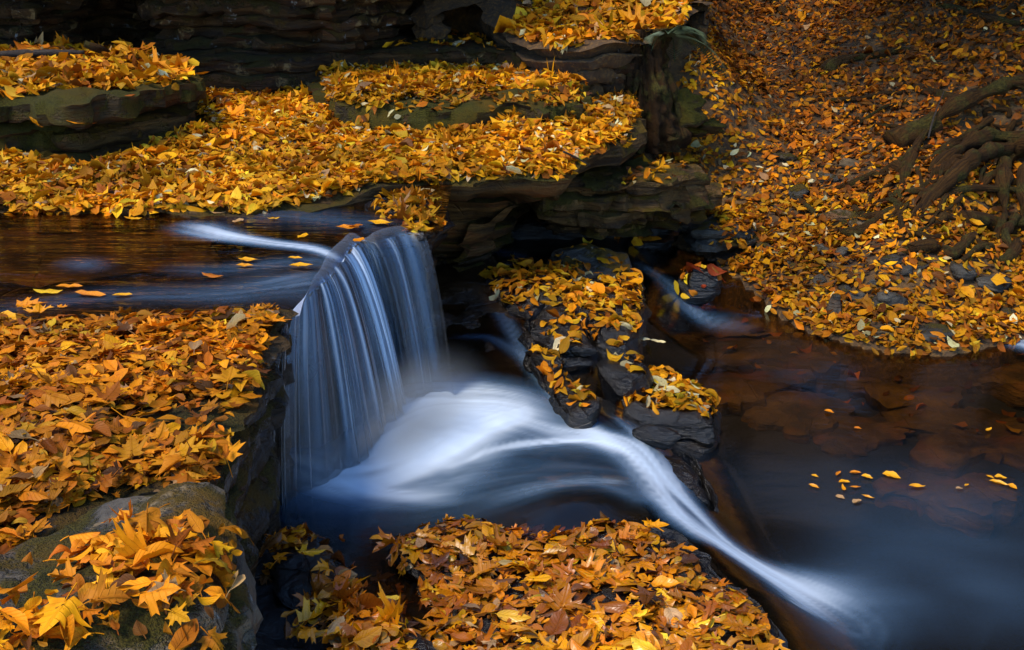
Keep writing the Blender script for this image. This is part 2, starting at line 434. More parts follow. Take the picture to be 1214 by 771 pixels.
def ground_z(x, y):
    d, s, _ = polydist(x, y, BANK); d = d * s
    n = fbm(np.stack([x, y], -1) * 1.4, 3, 4)
    hill = .235 + np.where(d < .8, .22 * d, .176 + .48 * (d - .8)) + .21 * np.maximum(d - 3.4, 0) * sstep(60, 20, d)  # unseen far slope steepened to keep low sky out of reflections
    hill = hill + .75 * np.exp(-((x - .95) / .55) ** 2) * sstep(6.3, 7.5, y)
    hill = hill + .07 * sstep(4.9, 5.5, y)
    hill = hill + n * .06 * sstep(.1, 1.2, d)
    bed = -.10 + .34 * sstep(-.55, .05, d) + .03 * n
    bed = np.minimum(bed + .20 * sstep(-1.5, -.75, d + .25 * fbm(np.stack([x, y], -1) * 2.3, 8, 3)) * sstep(3.6, 4.2, y), .02 + .03 * n + .2 * sstep(-.1, .05, d))
    z = np.where(d > 0, hill, bed)
    wx = sstep(-.1, .5, x)                                      # the hill starts right of the undercut recess
    z = -.05 + (z + .05) * wx
    for (hx, hy, rx, ry, dp) in ((2.78, 6.42, .22, .2, .30), (2.55, 5.75, .16, .14, .16), (2.75, 5.62, .12, .12, .12)):   # hollows under the roots
        z = z - dp * np.exp(-((x - hx) / rx) ** 2 - ((y - hy) / ry) ** 2)
    back = 1.75 + .38 * (y - 8.0) + .05 * n                     # forest floor above the rock wall
    z = np.where((y > 8.2) & (x < 1.9), np.maximum(z, back * sstep(1.9, 1.0, x)), z)
    return z
gx = np.unique(np.concatenate([np.linspace(-40, -3, 38), np.linspace(-3, 6, 226), np.linspace(6, 40, 40)]))
gy = np.unique(np.concatenate([np.linspace(-12, 2, 25), np.linspace(2, 10, 220), np.linspace(10, 60, 60)]))
GX, GY = np.meshgrid(gx, gy)
GZ = ground_z(GX.ravel(), GY.ravel())
I = np.arange(GX.size).reshape(GX.shape)
gq = np.stack([I[:-1, :-1], I[:-1, 1:], I[1:, 1:], I[1:, :-1]], -1).reshape(-1, 4)
gme = mesh_np('ground', np.stack([GX.ravel(), GY.ravel(), GZ], -1), gq, M['soil'])
g = link('ground', gme); g['kind'] = 'structure'; add_solid(gme)

# ------------------------------------------------------------------ rocks
# rock ledge that carries the upper pool; its outer edge is the lip of the fall
LIP = ats([(338, 372), (350, 356), (368, 340), (388, 322), (402, 303), (417, 288), (428, 279), (446, 281), (466, 274), (484, 271), (503, 273)], ZU - .005)[:, :2]
lipin = LIP + np.array([-.035, .01])
bedout = np.concatenate([lipin, ats([(530, 250), (480, 215), (300, 215), (0, 205), (-500, 200)], .9)[:, :2], [[-4.6, 2.6]], [[-1.2, 2.6]], [[-.75, 2.75]]])
rock('waterfall_ledge', 'dark wet rock step that the waterfall pours over', 'wet_rock', bedout, ZU - .035, -.2, seed=3, n=200, jag=.012, rise=.012, strata=.02, edge=.0,
     topfn=lambda x, y: -.03 - .09 * sstep(-.6, -1.1, x), layers=[(0, 0), (.06, .0), (.15, .06), (.6, .12), (1.2, .1)], cat='rock ledge')
sb = slab('silt_bed', M['pool_bed_rock'], ats([(-260, 258), (0, 254), (120, 254), (200, 266), (250, 288), (240, 306), (170, 322), (60, 334), (-100, 336), (-260, 330)], .9), .912, .80, seed=4, n=110, jag=.04, rise=.012, strata=.01, edge=.02)
o = link('silt_bed', sb); o['kind'] = 'structure'
# leaf-covered ledge along the left foreground
left_out = np.concatenate([ats([(-420, 372), (-200, 380), (0, 384), (150, 380), (285, 374), (330, 366), (352, 366), (338, 395), (312, 432), (304, 470), (300, 505), (282, 545), (258, 585), (262, 640)], .955)[:, :2], [[-.42, 1.2], [-.9, .5], [-2.6, .6], [-3.4, 1.8]]])
rock('bank_ledge', 'long rock ledge heaped with orange leaves beside the upper pool in the left foreground', 'ledge_rock', left_out, .955, .0, seed=8, n=260, jag=.03, strata=.018, rise=.03,
     layers=[(0, 0), (.1, .03), (.3, .05), (.95, .03)], topfn=lambda x, y: .025 * sstep(2.9, 2.3, y), cat='rock ledge')
# grey boulder, bottom left corner
b_out = np.concatenate([ats([(20, 640), (110, 600), (200, 588), (258, 598), (278, 625), (268, 680), (250, 740), (245, 800)], .985)[:, :2], [[-.5, 1.3], [-.9, 1.15], [-1.15, 1.5]]])
rock('boulder', 'grey boulder with a mossy corner and curled leaves, in the near left corner', 'grey_rock', b_out, 1.035, .25, seed=12, n=170, jag=.02, strata=.03, rise=.05, edge=.035,
     layers=[(0, 0), (.08, .01), (.25, .05), (.7, -.05)], topfn=lambda x, y: .03 * sstep(1.7, 2.1, y), cat='boulder')
# great back ledge with the overhanging lip
back_out = ats([(-420, 232), (-200, 240), (0, 244), (150, 248), (300, 245), (400, 232), (450, 222), (500, 212), (600, 207), (668, 203), (692, 188), (742, 166), (757, 140), (738, 108), (690, 88), (500, 76), (250, 74), (0, 60), (-420, 60)], 1.0)
rock('overhanging_ledge', 'broad rock ledge carpeted in golden leaves with an undercut lip behind the waterfall', 'back_rock', back_out, 1.0, -.1, seed=21, n=300, jag=.03, strata=.035, rise=.03,
     layers=[(0, 0), (.10, .0), (.15, .2), (.22, .42), (.5, .6), (1.1, .65)], nr=30, topfn=lambda x, y: .05 * sstep(4.8, 7, y), cat='rock ledge')
rock('lip_rock', 'small wet rock at the right end of the lip, draped with bright leaves', 'wet_rock', ats([(446, 240), (476, 228), (506, 226), (514, 246), (508, 266), (496, 266), (480, 258), (458, 250)], .985), .985, .7, seed=29, n=70, jag=.015, strata=.015, rise=.02, layers=[(0, 0), (.1, .0), (.3, .05)])
# second tier on the back ledge
rock('tier_slab', 'low mossy slab with a leafy top lying on the golden ledge under the rock wall', 'mossy_rock', ats([(390, 112), (440, 122), (520, 122), (600, 122), (670, 118), (690, 104), (684, 84), (600, 72), (450, 70), (380, 84)], 1.16), 1.15, .95, seed=31, n=200, jag=.04, strata=.04, rough=.03, rise=.015, cat='rock slab')
rock('wall_foot_slab', 'long dark slab along the foot of the rock wall with a pale grey patch', 'cliff_rock', ats([(180, 62), (300, 66), (420, 60), (560, 58), (680, 68), (745, 70), (770, 50), (740, 30), (560, 28), (200, 28)], 1.27), 1.26, .9, seed=33, n=170, jag=.03, strata=.03, rise=.015, cat='rock slab')
# mossy stack on the left
rock('mossy_block', 'mossy layered block at the left edge of the picture, lowest of the leaf-topped stack', 'mossy_rock', ats([(-160, 150), (0, 146), (60, 143), (98, 135), (112, 122), (90, 100), (0, 92), (-160, 90)], 1.17), 1.16, .9, seed=41, n=160, jag=.04, strata=.05, rough=.03, rise=.015, cat='rock')
rock('mossy_shelf', 'mossy upper shelf of the left stack carrying a drift of leaves', 'mossy_rock', ats([(-160, 112), (0, 110), (80, 116), (150, 104), (222, 88), (226, 74), (150, 62), (0, 56), (-160, 56)], 1.30), 1.29, 1.17, seed=42, n=200, jag=.04, strata=.035, rough=.028, rise=.02, cat='rock slab')
rock('tongue_slab', 'dark tongue of rock under the mossy shelf with a yellow leaf propped on it', 'back_rock', ats([(70, 150), (130, 146), (200, 134), (236, 112), (225, 96), (140, 92), (60, 100)], 1.12), 1.11, .9, seed=43, n=110, jag=.02, strata=.025, rise=.015, cat='rock slab')
# rock wall
wall_out = np.array([[-7, 6.9], [-4.5, 6.85], [-3.2, 6.95], [-2.85, 6.85], [-2.75, 7.7], [-2.3, 7.7], [-2.15, 6.95], [-1.6, 6.9], [-1.2, 6.85], [-.85, 6.95], [-.7, 7.2], [-.65, 7.6], [-.8, 8.6], [-3, 8.9], [-7, 8.8]])
rock('rock_wall', 'dark layered rock wall with a black hollow rising behind the golden ledge', 'cliff_rock', wall_out, 2.6, .8, seed=51, n=320, jag=.05, strata=.09, rise=.1, rough=.03, layers=[(0, -.5), (.75, -.55), (.86, -.1), (1.0, 0), (1.8, 0)], cat='rock wall')  # unseen top juts forward, shaped to darken the face below
# earth bank right of the wall
bank_out = np.concatenate([ats([(530, 16), (590, 38), (660, 54), (740, 54), (790, 44), (815, 36), (825, 28)], 1.36)[:, :2], [[1.25, 7.5], [1.3, 8.4], [1.0, 9.2], [-.3, 9.2], [-.6, 8], [-.5, 7.3]]])
eb = slab('earth_bank', M['soil'], bank_out, 1.36, .5, seed=61, n=140, jag=.04, strata=.03, rise=.04, topfn=lambda x, y: .2 * np.maximum(y - 6.9, 0), layers=[(0, 0), (.06, .05), (.12, .12), (.9, .12)])
o = link('earth_bank', eb); o['kind'] = 'structure'
# layered rocks right of the overhang
rock('ledge_step', 'flat brown slab jutting right below the undercut lip', 'back_rock', ats([(640, 212), (700, 212), (760, 215), (815, 208), (822, 200), (770, 186), (690, 190), (640, 196)], .83), .83, .68, seed=71, n=150, jag=.05, strata=.05, rough=.028, cat='rock slab')
rock('ledge_step', 'dark cracked slab second from the top below the undercut lip', 'back_rock', ats([(655, 232), (700, 240), (750, 236), (800, 230), (830, 220), (800, 206), (730, 204), (670, 214)], .70), .70, .52, seed=73, n=200, jag=.06, strata=.06, rough=.03, cat='rock slab')
rock('ledge_step', 'lowest dark slab of the layered rocks at the water under the undercut', 'wet_rock', ats([(600, 262), (660, 266), (720, 262), (785, 254), (815, 240), (780, 228), (700, 230), (630, 240)], .52), .52, .3, seed=74, n=130, jag=.04, strata=.03, cat='rock slab')
rock('hill_slab', 'thin flat slab half buried in leaves on the right slope above the cascade', 'bank_stone', ats([(818, 268), (850, 273), (885, 268), (900, 255), (870, 246), (825, 256)], .50), .50, .38, seed=75, n=90, jag=.02, strata=.02, cat='rock slab')
# foreground leaf slab and pile
slab_out = ats([(458, 640), (500, 620), (560, 612), (640, 618), (740, 622), (790, 632), (850, 676), (898, 716), (920, 750), (915, 800), (880, 870), (700, 940), (470, 940), (430, 860), (450, 775), (520, 730), (520, 690), (480, 668)], .43)
rock('foreground_slab', 'low wet slab plastered with fallen leaves in the near centre, its dark right edge against white water', 'wet_rock', slab_out, .425, .0, seed=81, n=200, jag=.025, strata=.02, rise=.02, edge=.03, cat='rock slab')
pile_out = ats([(262, 650), (300, 636), (340, 668), (400, 705), (440, 735), (500, 770), (560, 940), (240, 940), (225, 760)], .45)
rock('gap_rock', 'dark rock buried in leaves in the gap between the near boulder and the leafy slab', 'wet_rock', pile_out, .45, .0, seed=83, n=120, jag=.03, strata=.03, rise=.06, topfn=lambda x, y: .06 * sstep(2.6, 2.1, y), cat='rock')
rock('pool_rock', 'small dark rock at the plunge pool edge wearing a bright yellow leaf', 'wet_rock', ats([(316, 655), (335, 634), (368, 632), (398, 660), (412, 690), (380, 712), (335, 706)], .50), .50, .2, seed=84, n=80, jag=.02, strata=.02, rise=.04, edge=.05, cat='rock')
# mound under the plunge pool's outflow
mound_out = ats([(530, 600), (570, 566), (640, 545), (710, 542), (752, 556), (776, 588), (782, 618), (730, 634), (620, 632), (540, 622)], .40)
rock('mound_rock', 'rounded black rock with thin water sliding over it beside the chute', 'wet_rock', mound_out, .355, .05, seed=86, n=120, jag=.015, strata=.012, rise=.02, edge=.05, topfn=lambda x, y: .03 * np.exp(-((x - .25) / .25) ** 2), cat='rock')
rock('chute_rock', 'glistening blue-grey rock right of the chute with water veiling its tip', 'wet_rock', ats([(772, 524), (800, 524), (828, 540), (848, 572), (852, 604), (838, 622), (806, 612), (782, 582), (766, 548)], .34), .30, .0, seed=88, n=110, jag=.015, strata=.015, rise=.02, edge=.06, topfn=lambda x, y: .005 - .15 * sstep(3.35, 2.95, y), cat='rock')
stone('chute_stone', 'small black stone poking from the white flow above the chute', 'wet_rock', at(778, 520, .38), (.09, .045, .045), 5, rot=-.5)
# wet brown rock face between the fall and the islands
rock('seep_rock', 'sloping brown wet rock right of the waterfall with thin trickles', 'brown_rock', ats([(505, 300), (560, 296), (610, 330), (650, 395), (670, 460), (640, 480), (560, 460), (510, 420), (490, 350)], .42), .415, .0, seed=91, n=120, jag=.02, strata=.02, rise=.045, edge=.05, topfn=lambda x, y: .05 * sstep(4.3, 5.2, y) - .13 * sstep(4.6, 3.9, y), cat='rock')
# islands with leaves
isl = [
 ('leafy_islet', 'largest leafy islet in the stream, right of the waterfall', 'wet_rock', [(575, 318), (600, 312), (660, 316), (715, 318), (752, 322), (758, 345), (752, 380), (735, 395), (700, 380), (650, 370), (600, 356), (575, 335)], .465, 101),
 ('leafy_islet', 'cracked dark rock with leaves in its hollow, in front of the largest islet', 'wet_rock', [(630, 372), (655, 358), (690, 362), (705, 380), (700, 400), (672, 408), (640, 396)], .47, 102),
 ('leafy_islet', 'narrow slanting rock edge with a strip of leaves beside the plunge pool', 'wet_rock', [(630, 412), (645, 410), (672, 440), (700, 470), (702, 488), (684, 490), (660, 462), (636, 428)], .425, 103),
 ('leafy_islet', 'low islet with pale leaves between the channel and amber shallows', 'wet_rock', [(690, 402), (715, 392), (740, 398), (757, 420), (760, 445), (735, 452), (705, 432)], .365, 104),
 ('leafy_islet', 'leaf-heaped islet nearest the dark stream, pointing right', 'wet_rock', [(722, 452), (750, 440), (790, 432), (825, 448), (850, 474), (838, 492), (790, 490), (745, 484)], .305, 105),
 ('leafy_islet', 'squarish dark stone behind the largest leafy islet', 'bank_stone', [(668, 290), (700, 288), (730, 296), (732, 318), (700, 324), (668, 318)], .50, 106),
]
for (nm, lb, mt, pts, z, sd) in isl:
    rock(nm, lb, mt, ats(pts, z), z, .0, seed=sd, n=90, jag=.025, strata=.014, rise=.035, edge=.035, layers=[(0, 0), (.03, -.012), (.1, -.03), (.5, -.05)], cat='rock', group='leafy rocks standing in the stream')
stone('cascade_stone', 'small round stone capped with red and yellow leaves in the right cascade', 'wet_rock', at(830, 338, .36), (.12, .10, .10), 15)
# submerged bed slabs in the right stream
subs = [(800, 415, .30, .2, 0.0), (870, 455, .30, .16, .3), (930, 420, .26, .15, -.2), (1010, 432, .3, .12, .2), (1090, 455, .26, .11, -.1), (1160, 500, .28, .15, .3), (1050, 500, .22, .12, 0), (950, 480, .2, .12, .5), (1190, 445, .25, .12, -.3), (1130, 545, .22, .12, .1), (860, 390, .22, .14, .2), (780, 375, .2, .16, .0)]
for i, (px, py, rx, ry, ro) in enumerate(subs):
    c = at(px, py, .10)
    lb = ['large amber slab under water below the leaf-heaped islet', 'amber slab under water right of the leaf-heaped islet', 'sunken slab just off the leafy bank', 'flat sunken stone under the middle of the far bank', 'sunken brown slab off the right bank', 'sunken slab near the right edge of the stream', 'small sunken slab in the dark part of the stream', 'dim sunken slab right of the amber shallows', 'sunken slab by the bright riffle at the right edge', 'deep sunken slab near the right edge', 'sunken rock at the foot of the right cascade', 'sunken rock in the amber shallows by the islets'][i]
    rs_ = np.random.default_rng(200 + i); k_ = 7
    an = np.linspace(0, 2 * math.pi, k_, endpoint=False) + rs_.uniform(-.25, .25, k_); rr_ = rs_.uniform(.7, 1.15, k_)
    zt_ = (ZS - .035 - .0012 * max(0, py - 430)) if py > 400 else .17
    X_, Y_ = np.cos(an) * rx * rr_ * 1.25, np.sin(an) * ry * 1.5 * rr_
    ol = np.stack([c[0] + X_ * math.cos(ro) - Y_ * math.sin(ro), c[1] + X_ * math.sin(ro) + Y_ * math.cos(ro)], 1)
    rock('sunken_slab', lb, 'amber_rock', ol, zt_, zt_ - .16, seed=220 + i, n=110, jag=.10, strata=.015, rise=.022, rough=.014, edge=.015, nr=12, group='sunken slabs in the stream')
# bank stones on the leafy slope
bst = [(1055, 362, .09, .05, 'largest rounded dark stone near the water on the leafy bank'), (990, 374, .05, .08, 'upright grey stone standing at the water edge of the leafy bank'),
 (905, 297, .05, .035, 'dark stone on the bank above the cascade'), (975, 300, .06, .035, 'left of two dark stones side by side on the leafy bank'), (998, 302, .05, .035, 'right of two dark stones side by side on the leafy bank'),
 (972, 335, .04, .03, 'small dark stone alone in the middle of the leafy bank'), (1000, 347, .05, .03, 'dark stone just above the upright grey stone'), (1018, 354, .05, .025, 'flat dark stone left of the largest rounded stone'),
 (1075, 325, .04, .03, 'small black stone in the bright leaves upslope of the rounded stone'), (1090, 318, .05, .03, 'black stone beside a twin on the upper bank'), (1058, 312, .07, .03, 'wide dark stone on the upper bank below the roots'),
 (1140, 325, .09, .05, 'grey slab below the exposed roots'), (1175, 340, .10, .05, 'dark slab below the roots near the right edge'), (940, 318, .03, .02, 'pebble between the paired stones and the cascade'),
 (1195, 375, .05, .03, 'stone at the riffle by the right edge'), (1110, 398, .10, .03, 'flat dark stone at the water line of the bank'), (1045, 395, .07, .025, 'flat pale stone at the water line near the upright stone'),
 (1035, 340, .035, .025, 'small stone upslope of the flat dark stone'), (936, 312, .03, .02, 'dark pebble right of the cascade bank stone')]
def hit_ground(px, py):
    zs = np.linspace(1.9, -.1, 300)
    L = np.array([at(px, py, z) for z in zs])
    ok = (L[:, 1] > 0) & (ground_z(L[:, 0], L[:, 1]) >= zs)
    if ok.any(): return L[np.argmax(ok)]
    return at(px, py, .2)
for i, (px, py, rx, rz, lb) in enumerate(bst):
    c = hit_ground(px, py)
    stone('bank_stone', lb, 'tan_stone' if 'pale' in lb else 'bank_stone', (c[0], c[1], c[2] + rz * .35), (rx, rx * .8, rz), 300 + i, rot=i * 1.3, group='stones on the leafy bank')
c = hit_ground(947, 238); stone('square_stone', 'square grey stone tilted on the upper slope', 'bank_stone', c + np.array([0, 0, .04]), (.07, .06, .055), 331, rot=.7, tilt=(.4, .2), group='stones on the leafy bank')
for (px, py, lb, rr) in [(930, 190, 'grey stone in the leaves high on the slope', .06), (1005, 200, 'low brown stone in front of the roots', .07), (995, 262, 'long brown stone lying beside the square stone', .09), (1022, 272, 'round grey stone at the end of the long brown stone', .06), (980, 215, 'grey stone between the slope leaves and roots', .06)]:
    c = hit_ground(px, py); stone('slope_stone', lb, 'tan_stone' if 'brown' in lb else 'bank_stone', c + np.array([0, 0, .02]), (rr * 1.3, rr * .7, rr * .55), int(px), rot=-.7, group='stones on the leafy bank')

# ------------------------------------------------------------------ water
def smooth_line(px, z, n=60):
    return catmull(ats(px, z), n, closed=False)
STROKES = []    # (line xy, width array, strength array, streak scale)
def stroke(px, z, w, s, streak=26, seed=0):
    L = smooth_line(px, z, 50)[:, :2]
    STROKES.append((L, np.interp(np.linspace(0, 1, 50), np.linspace(0, 1, len(w)), w), np.interp(np.linspace(0, 1, 50), np.linspace(0, 1, len(s)), s), streak, seed))
def foam_at(x, y, strokes):
    keep_all = np.ones(x.shape)
    for (L, w, s, streak, seed) in strokes:
        mg = 2.2 * w.max(); L = L[::2]; w = w[::2]; s = s[::2]
        k = np.where((x > L[:, 0].min() - mg) & (x < L[:, 0].max() + mg) & (y > L[:, 1].min() - mg) & (y < L[:, 1].max() + mg))[0]
        if not len(k): continue
        xk, yk = x[k], y[k]
        d, sg, arc = polydist(xk, yk, L)
        ln = np.concatenate([[0], np.cumsum(np.linalg.norm(np.diff(L, axis=0), axis=1))])
        W = np.interp(arc, ln, w); S = np.interp(arc, ln, s)
        g_ = np.exp(-(d / W) ** 2) * sstep(2.2, 1.6, d / W)
        v = d * sg
        def nn(fa, fv, so): return vnoise(np.stack([arc * fa, v * fv, np.full(xk.shape, seed + so + .5)], -1), seed + so)
        nz = nn(2.2, streak, 0) * .5 + nn(3.5, streak * 2.4, 3) * .35 + nn(5, streak * 5, 5) * .3
        f = np.clip(S * g_ * (.30 + 1.35 * np.clip(.5 + .62 * nz, 0, 1) ** 1.4), 0, 1)
        keep_all[k] *= 1 - f
    keep = keep_all
    return 1 - keep
# lower water: plunge pool, chute, right stream
SILL = np.concatenate([ats([(720, 270)], .42)[:, :2], ats([(765, 350), (758, 400), (715, 450), (705, 485), (728, 507), (765, 530), (785, 585), (810, 640), (900, 722), (940, 800), (930, 1000)], .30)[:, :2]])
def lower_z(x, y):
    d, s, arc = polydist(x, y, SILL)
    t = sstep(-.10, .34, d * s)
    stream = ZS + .05 * sstep(3.9, 4.9, y) + .07 * sstep(5.05, 5.5, y)
    pool = ZP + .045 * sstep(4.15, 4.7, y)
    z = pool + (stream - pool) * t
    # swelling over the mound and boil at the foot of the fall
    z = z + .06 * np.exp(-(((x - .25) / .26) ** 2 + ((y - 2.98) / .17) ** 2)) * (1 - t)
    z = z + .014 * np.exp(-(((x + .32) / .28) ** 2 + ((y - 3.45) / .3) ** 2))
    return z
stroke([(300, 545), (360, 545), (420, 575), (470, 590), (560, 592)], ZP, [.10, .10, .07, .05, .05], [.08, .35, .95, .7, .0], 20, 1)
stroke([(340, 540), (410, 558), (475, 545), (540, 510), (600, 488)], ZP, [.12, .15, .17, .16, .12], [.15, .9, 1.9, 1.8, .6], 10, 2)
stroke([(470, 520), (520, 492), (580, 490), (640, 505), (700, 520), (735, 535)], ZP, [.15, .17, .15, .10, .06, .03], [1.1, 1.8, 1.3, .65, .5, .5], 22, 3)
stroke([(500, 465), (560, 462), (620, 470), (680, 495), (720, 520)], ZP, [.10, .10, .08, .06, .03], [.5, .6, .25, .15, .25], 24, 4)
stroke([(535, 562), (575, 545), (630, 532), (690, 528), (735, 537), (765, 565), (785, 600), (815, 628), (850, 652, .30), (885, 680, .24), (920, 700, .2), (960, 722, .18), (1010, 750, .18)], ZP - .02,
       [.03, .045, .05, .045, .045, .045, .05, .055, .05, .06, .09, .13, .17], [.2, .4, .55, .6, .7, .75, .65, .6, .8, 1.0, .95, .5, .0], 34, 5)
stroke([(600, 556), (660, 540), (715, 540), (750, 560), (772, 592), (800, 622, .34), (842, 650, .28), (890, 690, .2), (935, 720, .18), (970, 745, .18)], ZP - .01, [.02, .03, .035, .035, .04, .05, .05, .06, .08, .10], [.0, .05, .10, .15, .25, .4, .6, .8, .4, .0], 30, 31)
stroke([(660, 512), (715, 518), (755, 530), (790, 560), (812, 592, .34), (845, 632, .28), (885, 672, .2), (940, 695, .18), (1010, 725, .18)], ZP - .01, [.03, .035, .04, .05, .06, .05, .05, .08, .12], [.2, .35, .5, .45, .5, .55, .75, .6, .0], 28, 32)
stroke([(300, 570), (400, 590), (520, 580), (640, 560), (740, 570)], ZP, [.16, .18, .2, .2, .14], [.06, .16, .20, .18, .12], 16, 15)
stroke([(560, 590), (640, 575), (700, 572), (760, 592)], ZP + .04, [.03, .05, .05, .04], [.0, .22, .25, .2], 40, 16)
stroke([(330, 470), (345, 500), (330, 540)], ZP, [.07, .09, .08], [.10, .2, .05], 20, 17)
stroke([(905, 690, .2), (960, 700, .18), (1030, 705, .18), (1100, 700, .18)], ZS, [.05, .10, .14, .16], [.35, .18, .06, .0], 9, 6)
stroke([(740, 500, .36), (780, 540, .36), (800, 580, .34), (830, 615, .30), (855, 645, .26)], .34, [.05, .06, .07, .05, .03], [.2, .45, .55, .65, .3], 34, 7)
stroke([(770, 322, .38), (800, 335, .36), (830, 362, .30), (860, 378, .26), (900, 392, .24)], .32, [.06, .08, .09, .09, .06], [.08, .20, .28, .14, .0], 40, 8)
stroke([(1175, 388), (1200, 398), (1240, 408), (1290, 410)], .24, [.04, .07, .07, .05], [.1, .75, .6, .1], 22, 9)
stroke([(645, 430), (670, 470), (695, 500), (730, 525)], .39, [.015, .03, .035, .03], [.15, .35, .45, .4], 40, 10)
stroke([(1000, 700), (1080, 690), (1180, 700), (1260, 730)], ZS, [.2, .25, .3, .3], [.09, .13, .11, .05], 2, 11)  # thin froth, also painting in the sky's blue sheen
stroke([(860, 560), (960, 580), (1080, 590), (1240, 600)], ZS, [.2, .3, .35, .35], [.02, .06, .07, .05], 2, 33)  # same blue sheen laid on as faint froth
stroke([(545, 345), (580, 360), (610, 395), (645, 440), (690, 492), (725, 520)], .41, [.02, .03, .03, .035, .035, .03], [.0, .15, .22, .28, .4, .5], 60, 13)
stroke([(530, 400), (580, 400), (620, 420), (650, 450)], .40, [.02, .025, .03, .03], [.0, .15, .2, .15], 60, 14)
stroke([(640, 310), (600, 300), (560, 292), (530, 290)], .43, [.05, .05, .04, .04], [.0, .10, .10, .0], 40, 12)

def grid_mesh(name, xs, ys, zf, mat, strokes, keep=None, ripple=None):
    X, Y = np.meshgrid(xs, ys); x, y = X.ravel(), Y.ravel()
    z = zf(x, y)
    fo = foam_at(x, y, strokes)
    if ripple is not None: z = z + ripple(x, y)
    I = np.arange(X.size).reshape(X.shape)
    q = np.stack([I[:-1, :-1], I[:-1, 1:], I[1:, 1:], I[1:, :-1]], -1).reshape(-1, 4)
    if keep is not None:
        k = keep(x, y); q = q[k[q].all(1)]
    return mesh_np(name, np.stack([x, y, z], -1), q, mat, attrs={'foam': fo})
xs = np.unique(np.concatenate([np.linspace(-1.4, 1.5, 242), np.linspace(1.5, 3.2, 68), np.linspace(3.2, 9, 40)]))
ys = np.unique(np.concatenate([np.linspace(.8, 2.2, 20), np.linspace(2.2, 4.9, 226), np.linspace(4.9, 7.4, 90)]))
lw = grid_mesh('stream_water', xs, ys, lower_z, M['pool_water'], STROKES,
               ripple=lambda x, y: .0022 * fbm(np.stack([x * 2, y * 4], -1), 77, 2) + .010 * fbm(np.stack([x * 6, y * 6], -1), 78, 3) * np.exp(-(((x + .3) / .45) ** 2 + ((y - 3.5) / .5) ** 2)))
o = link('stream_water', lw); o['kind'] = 'structure'
# upper pool
UST = []
_keep = STROKES; STROKES = UST
stroke([(205, 264), (235, 271), (275, 281), (320, 289), (370, 294), (405, 299), (430, 297)], ZU, [.045, .07, .055, .04, .032, .03, .03], [.0, .55, .8, .8, .85, .8, .6], 30, 20)
stroke([(250, 250), (330, 255), (400, 262), (450, 265)], ZU, [.10, .12, .10, .08], [.0, .12, .14, .1], 16, 21)  # bluish patch painted in for reflected sky
stroke([(200, 350), (280, 345), (340, 335), (385, 322)], ZU, [.08, .1, .1, .05], [.03, .13, .22, .22], 50, 22)  # faint froth, this and next two: reflected sky blue painted in
stroke([(-40, 372), (40, 362), (110, 352), (200, 348), (280, 350)], ZU, [.06, .06, .07, .07, .05], [.03, .09, .11, .10, .05], 60, 24)
stroke([(180, 318), (260, 320), (330, 312), (385, 306)], ZU, [.05, .06, .06, .05], [.0, .12, .18, .20], 60, 25)
stroke([(60, 312), (95, 314), (130, 322)], ZU, [.05, .06, .04], [.0, .14, .0], 30, 23)
LIPS = catmull(LIP, 160, closed=False)
def lip_dist(x, y):
    d, s, arc = polydist(x, y, LIPS[::4]); return d * s
def upper_z(x, y):
    d = np.maximum(lip_dist(x, y), 0)
    return ZU - .028 * np.exp(-d / .05)
uw = grid_mesh('upper_pool_water', np.unique(np.concatenate([np.linspace(-6, -2, 40), np.linspace(-2, -.25, 150)])), np.linspace(2.4, 4.75, 190), upper_z, M['upper_water'], UST,
               keep=lambda x, y: lip_dist(x, y) > -.012,
               ripple=lambda x, y: .004 * fbm(np.stack([x * 1.3, y * 5], -1), 71, 2))
o = link('upper_pool_water', uw); o['kind'] = 'structure'
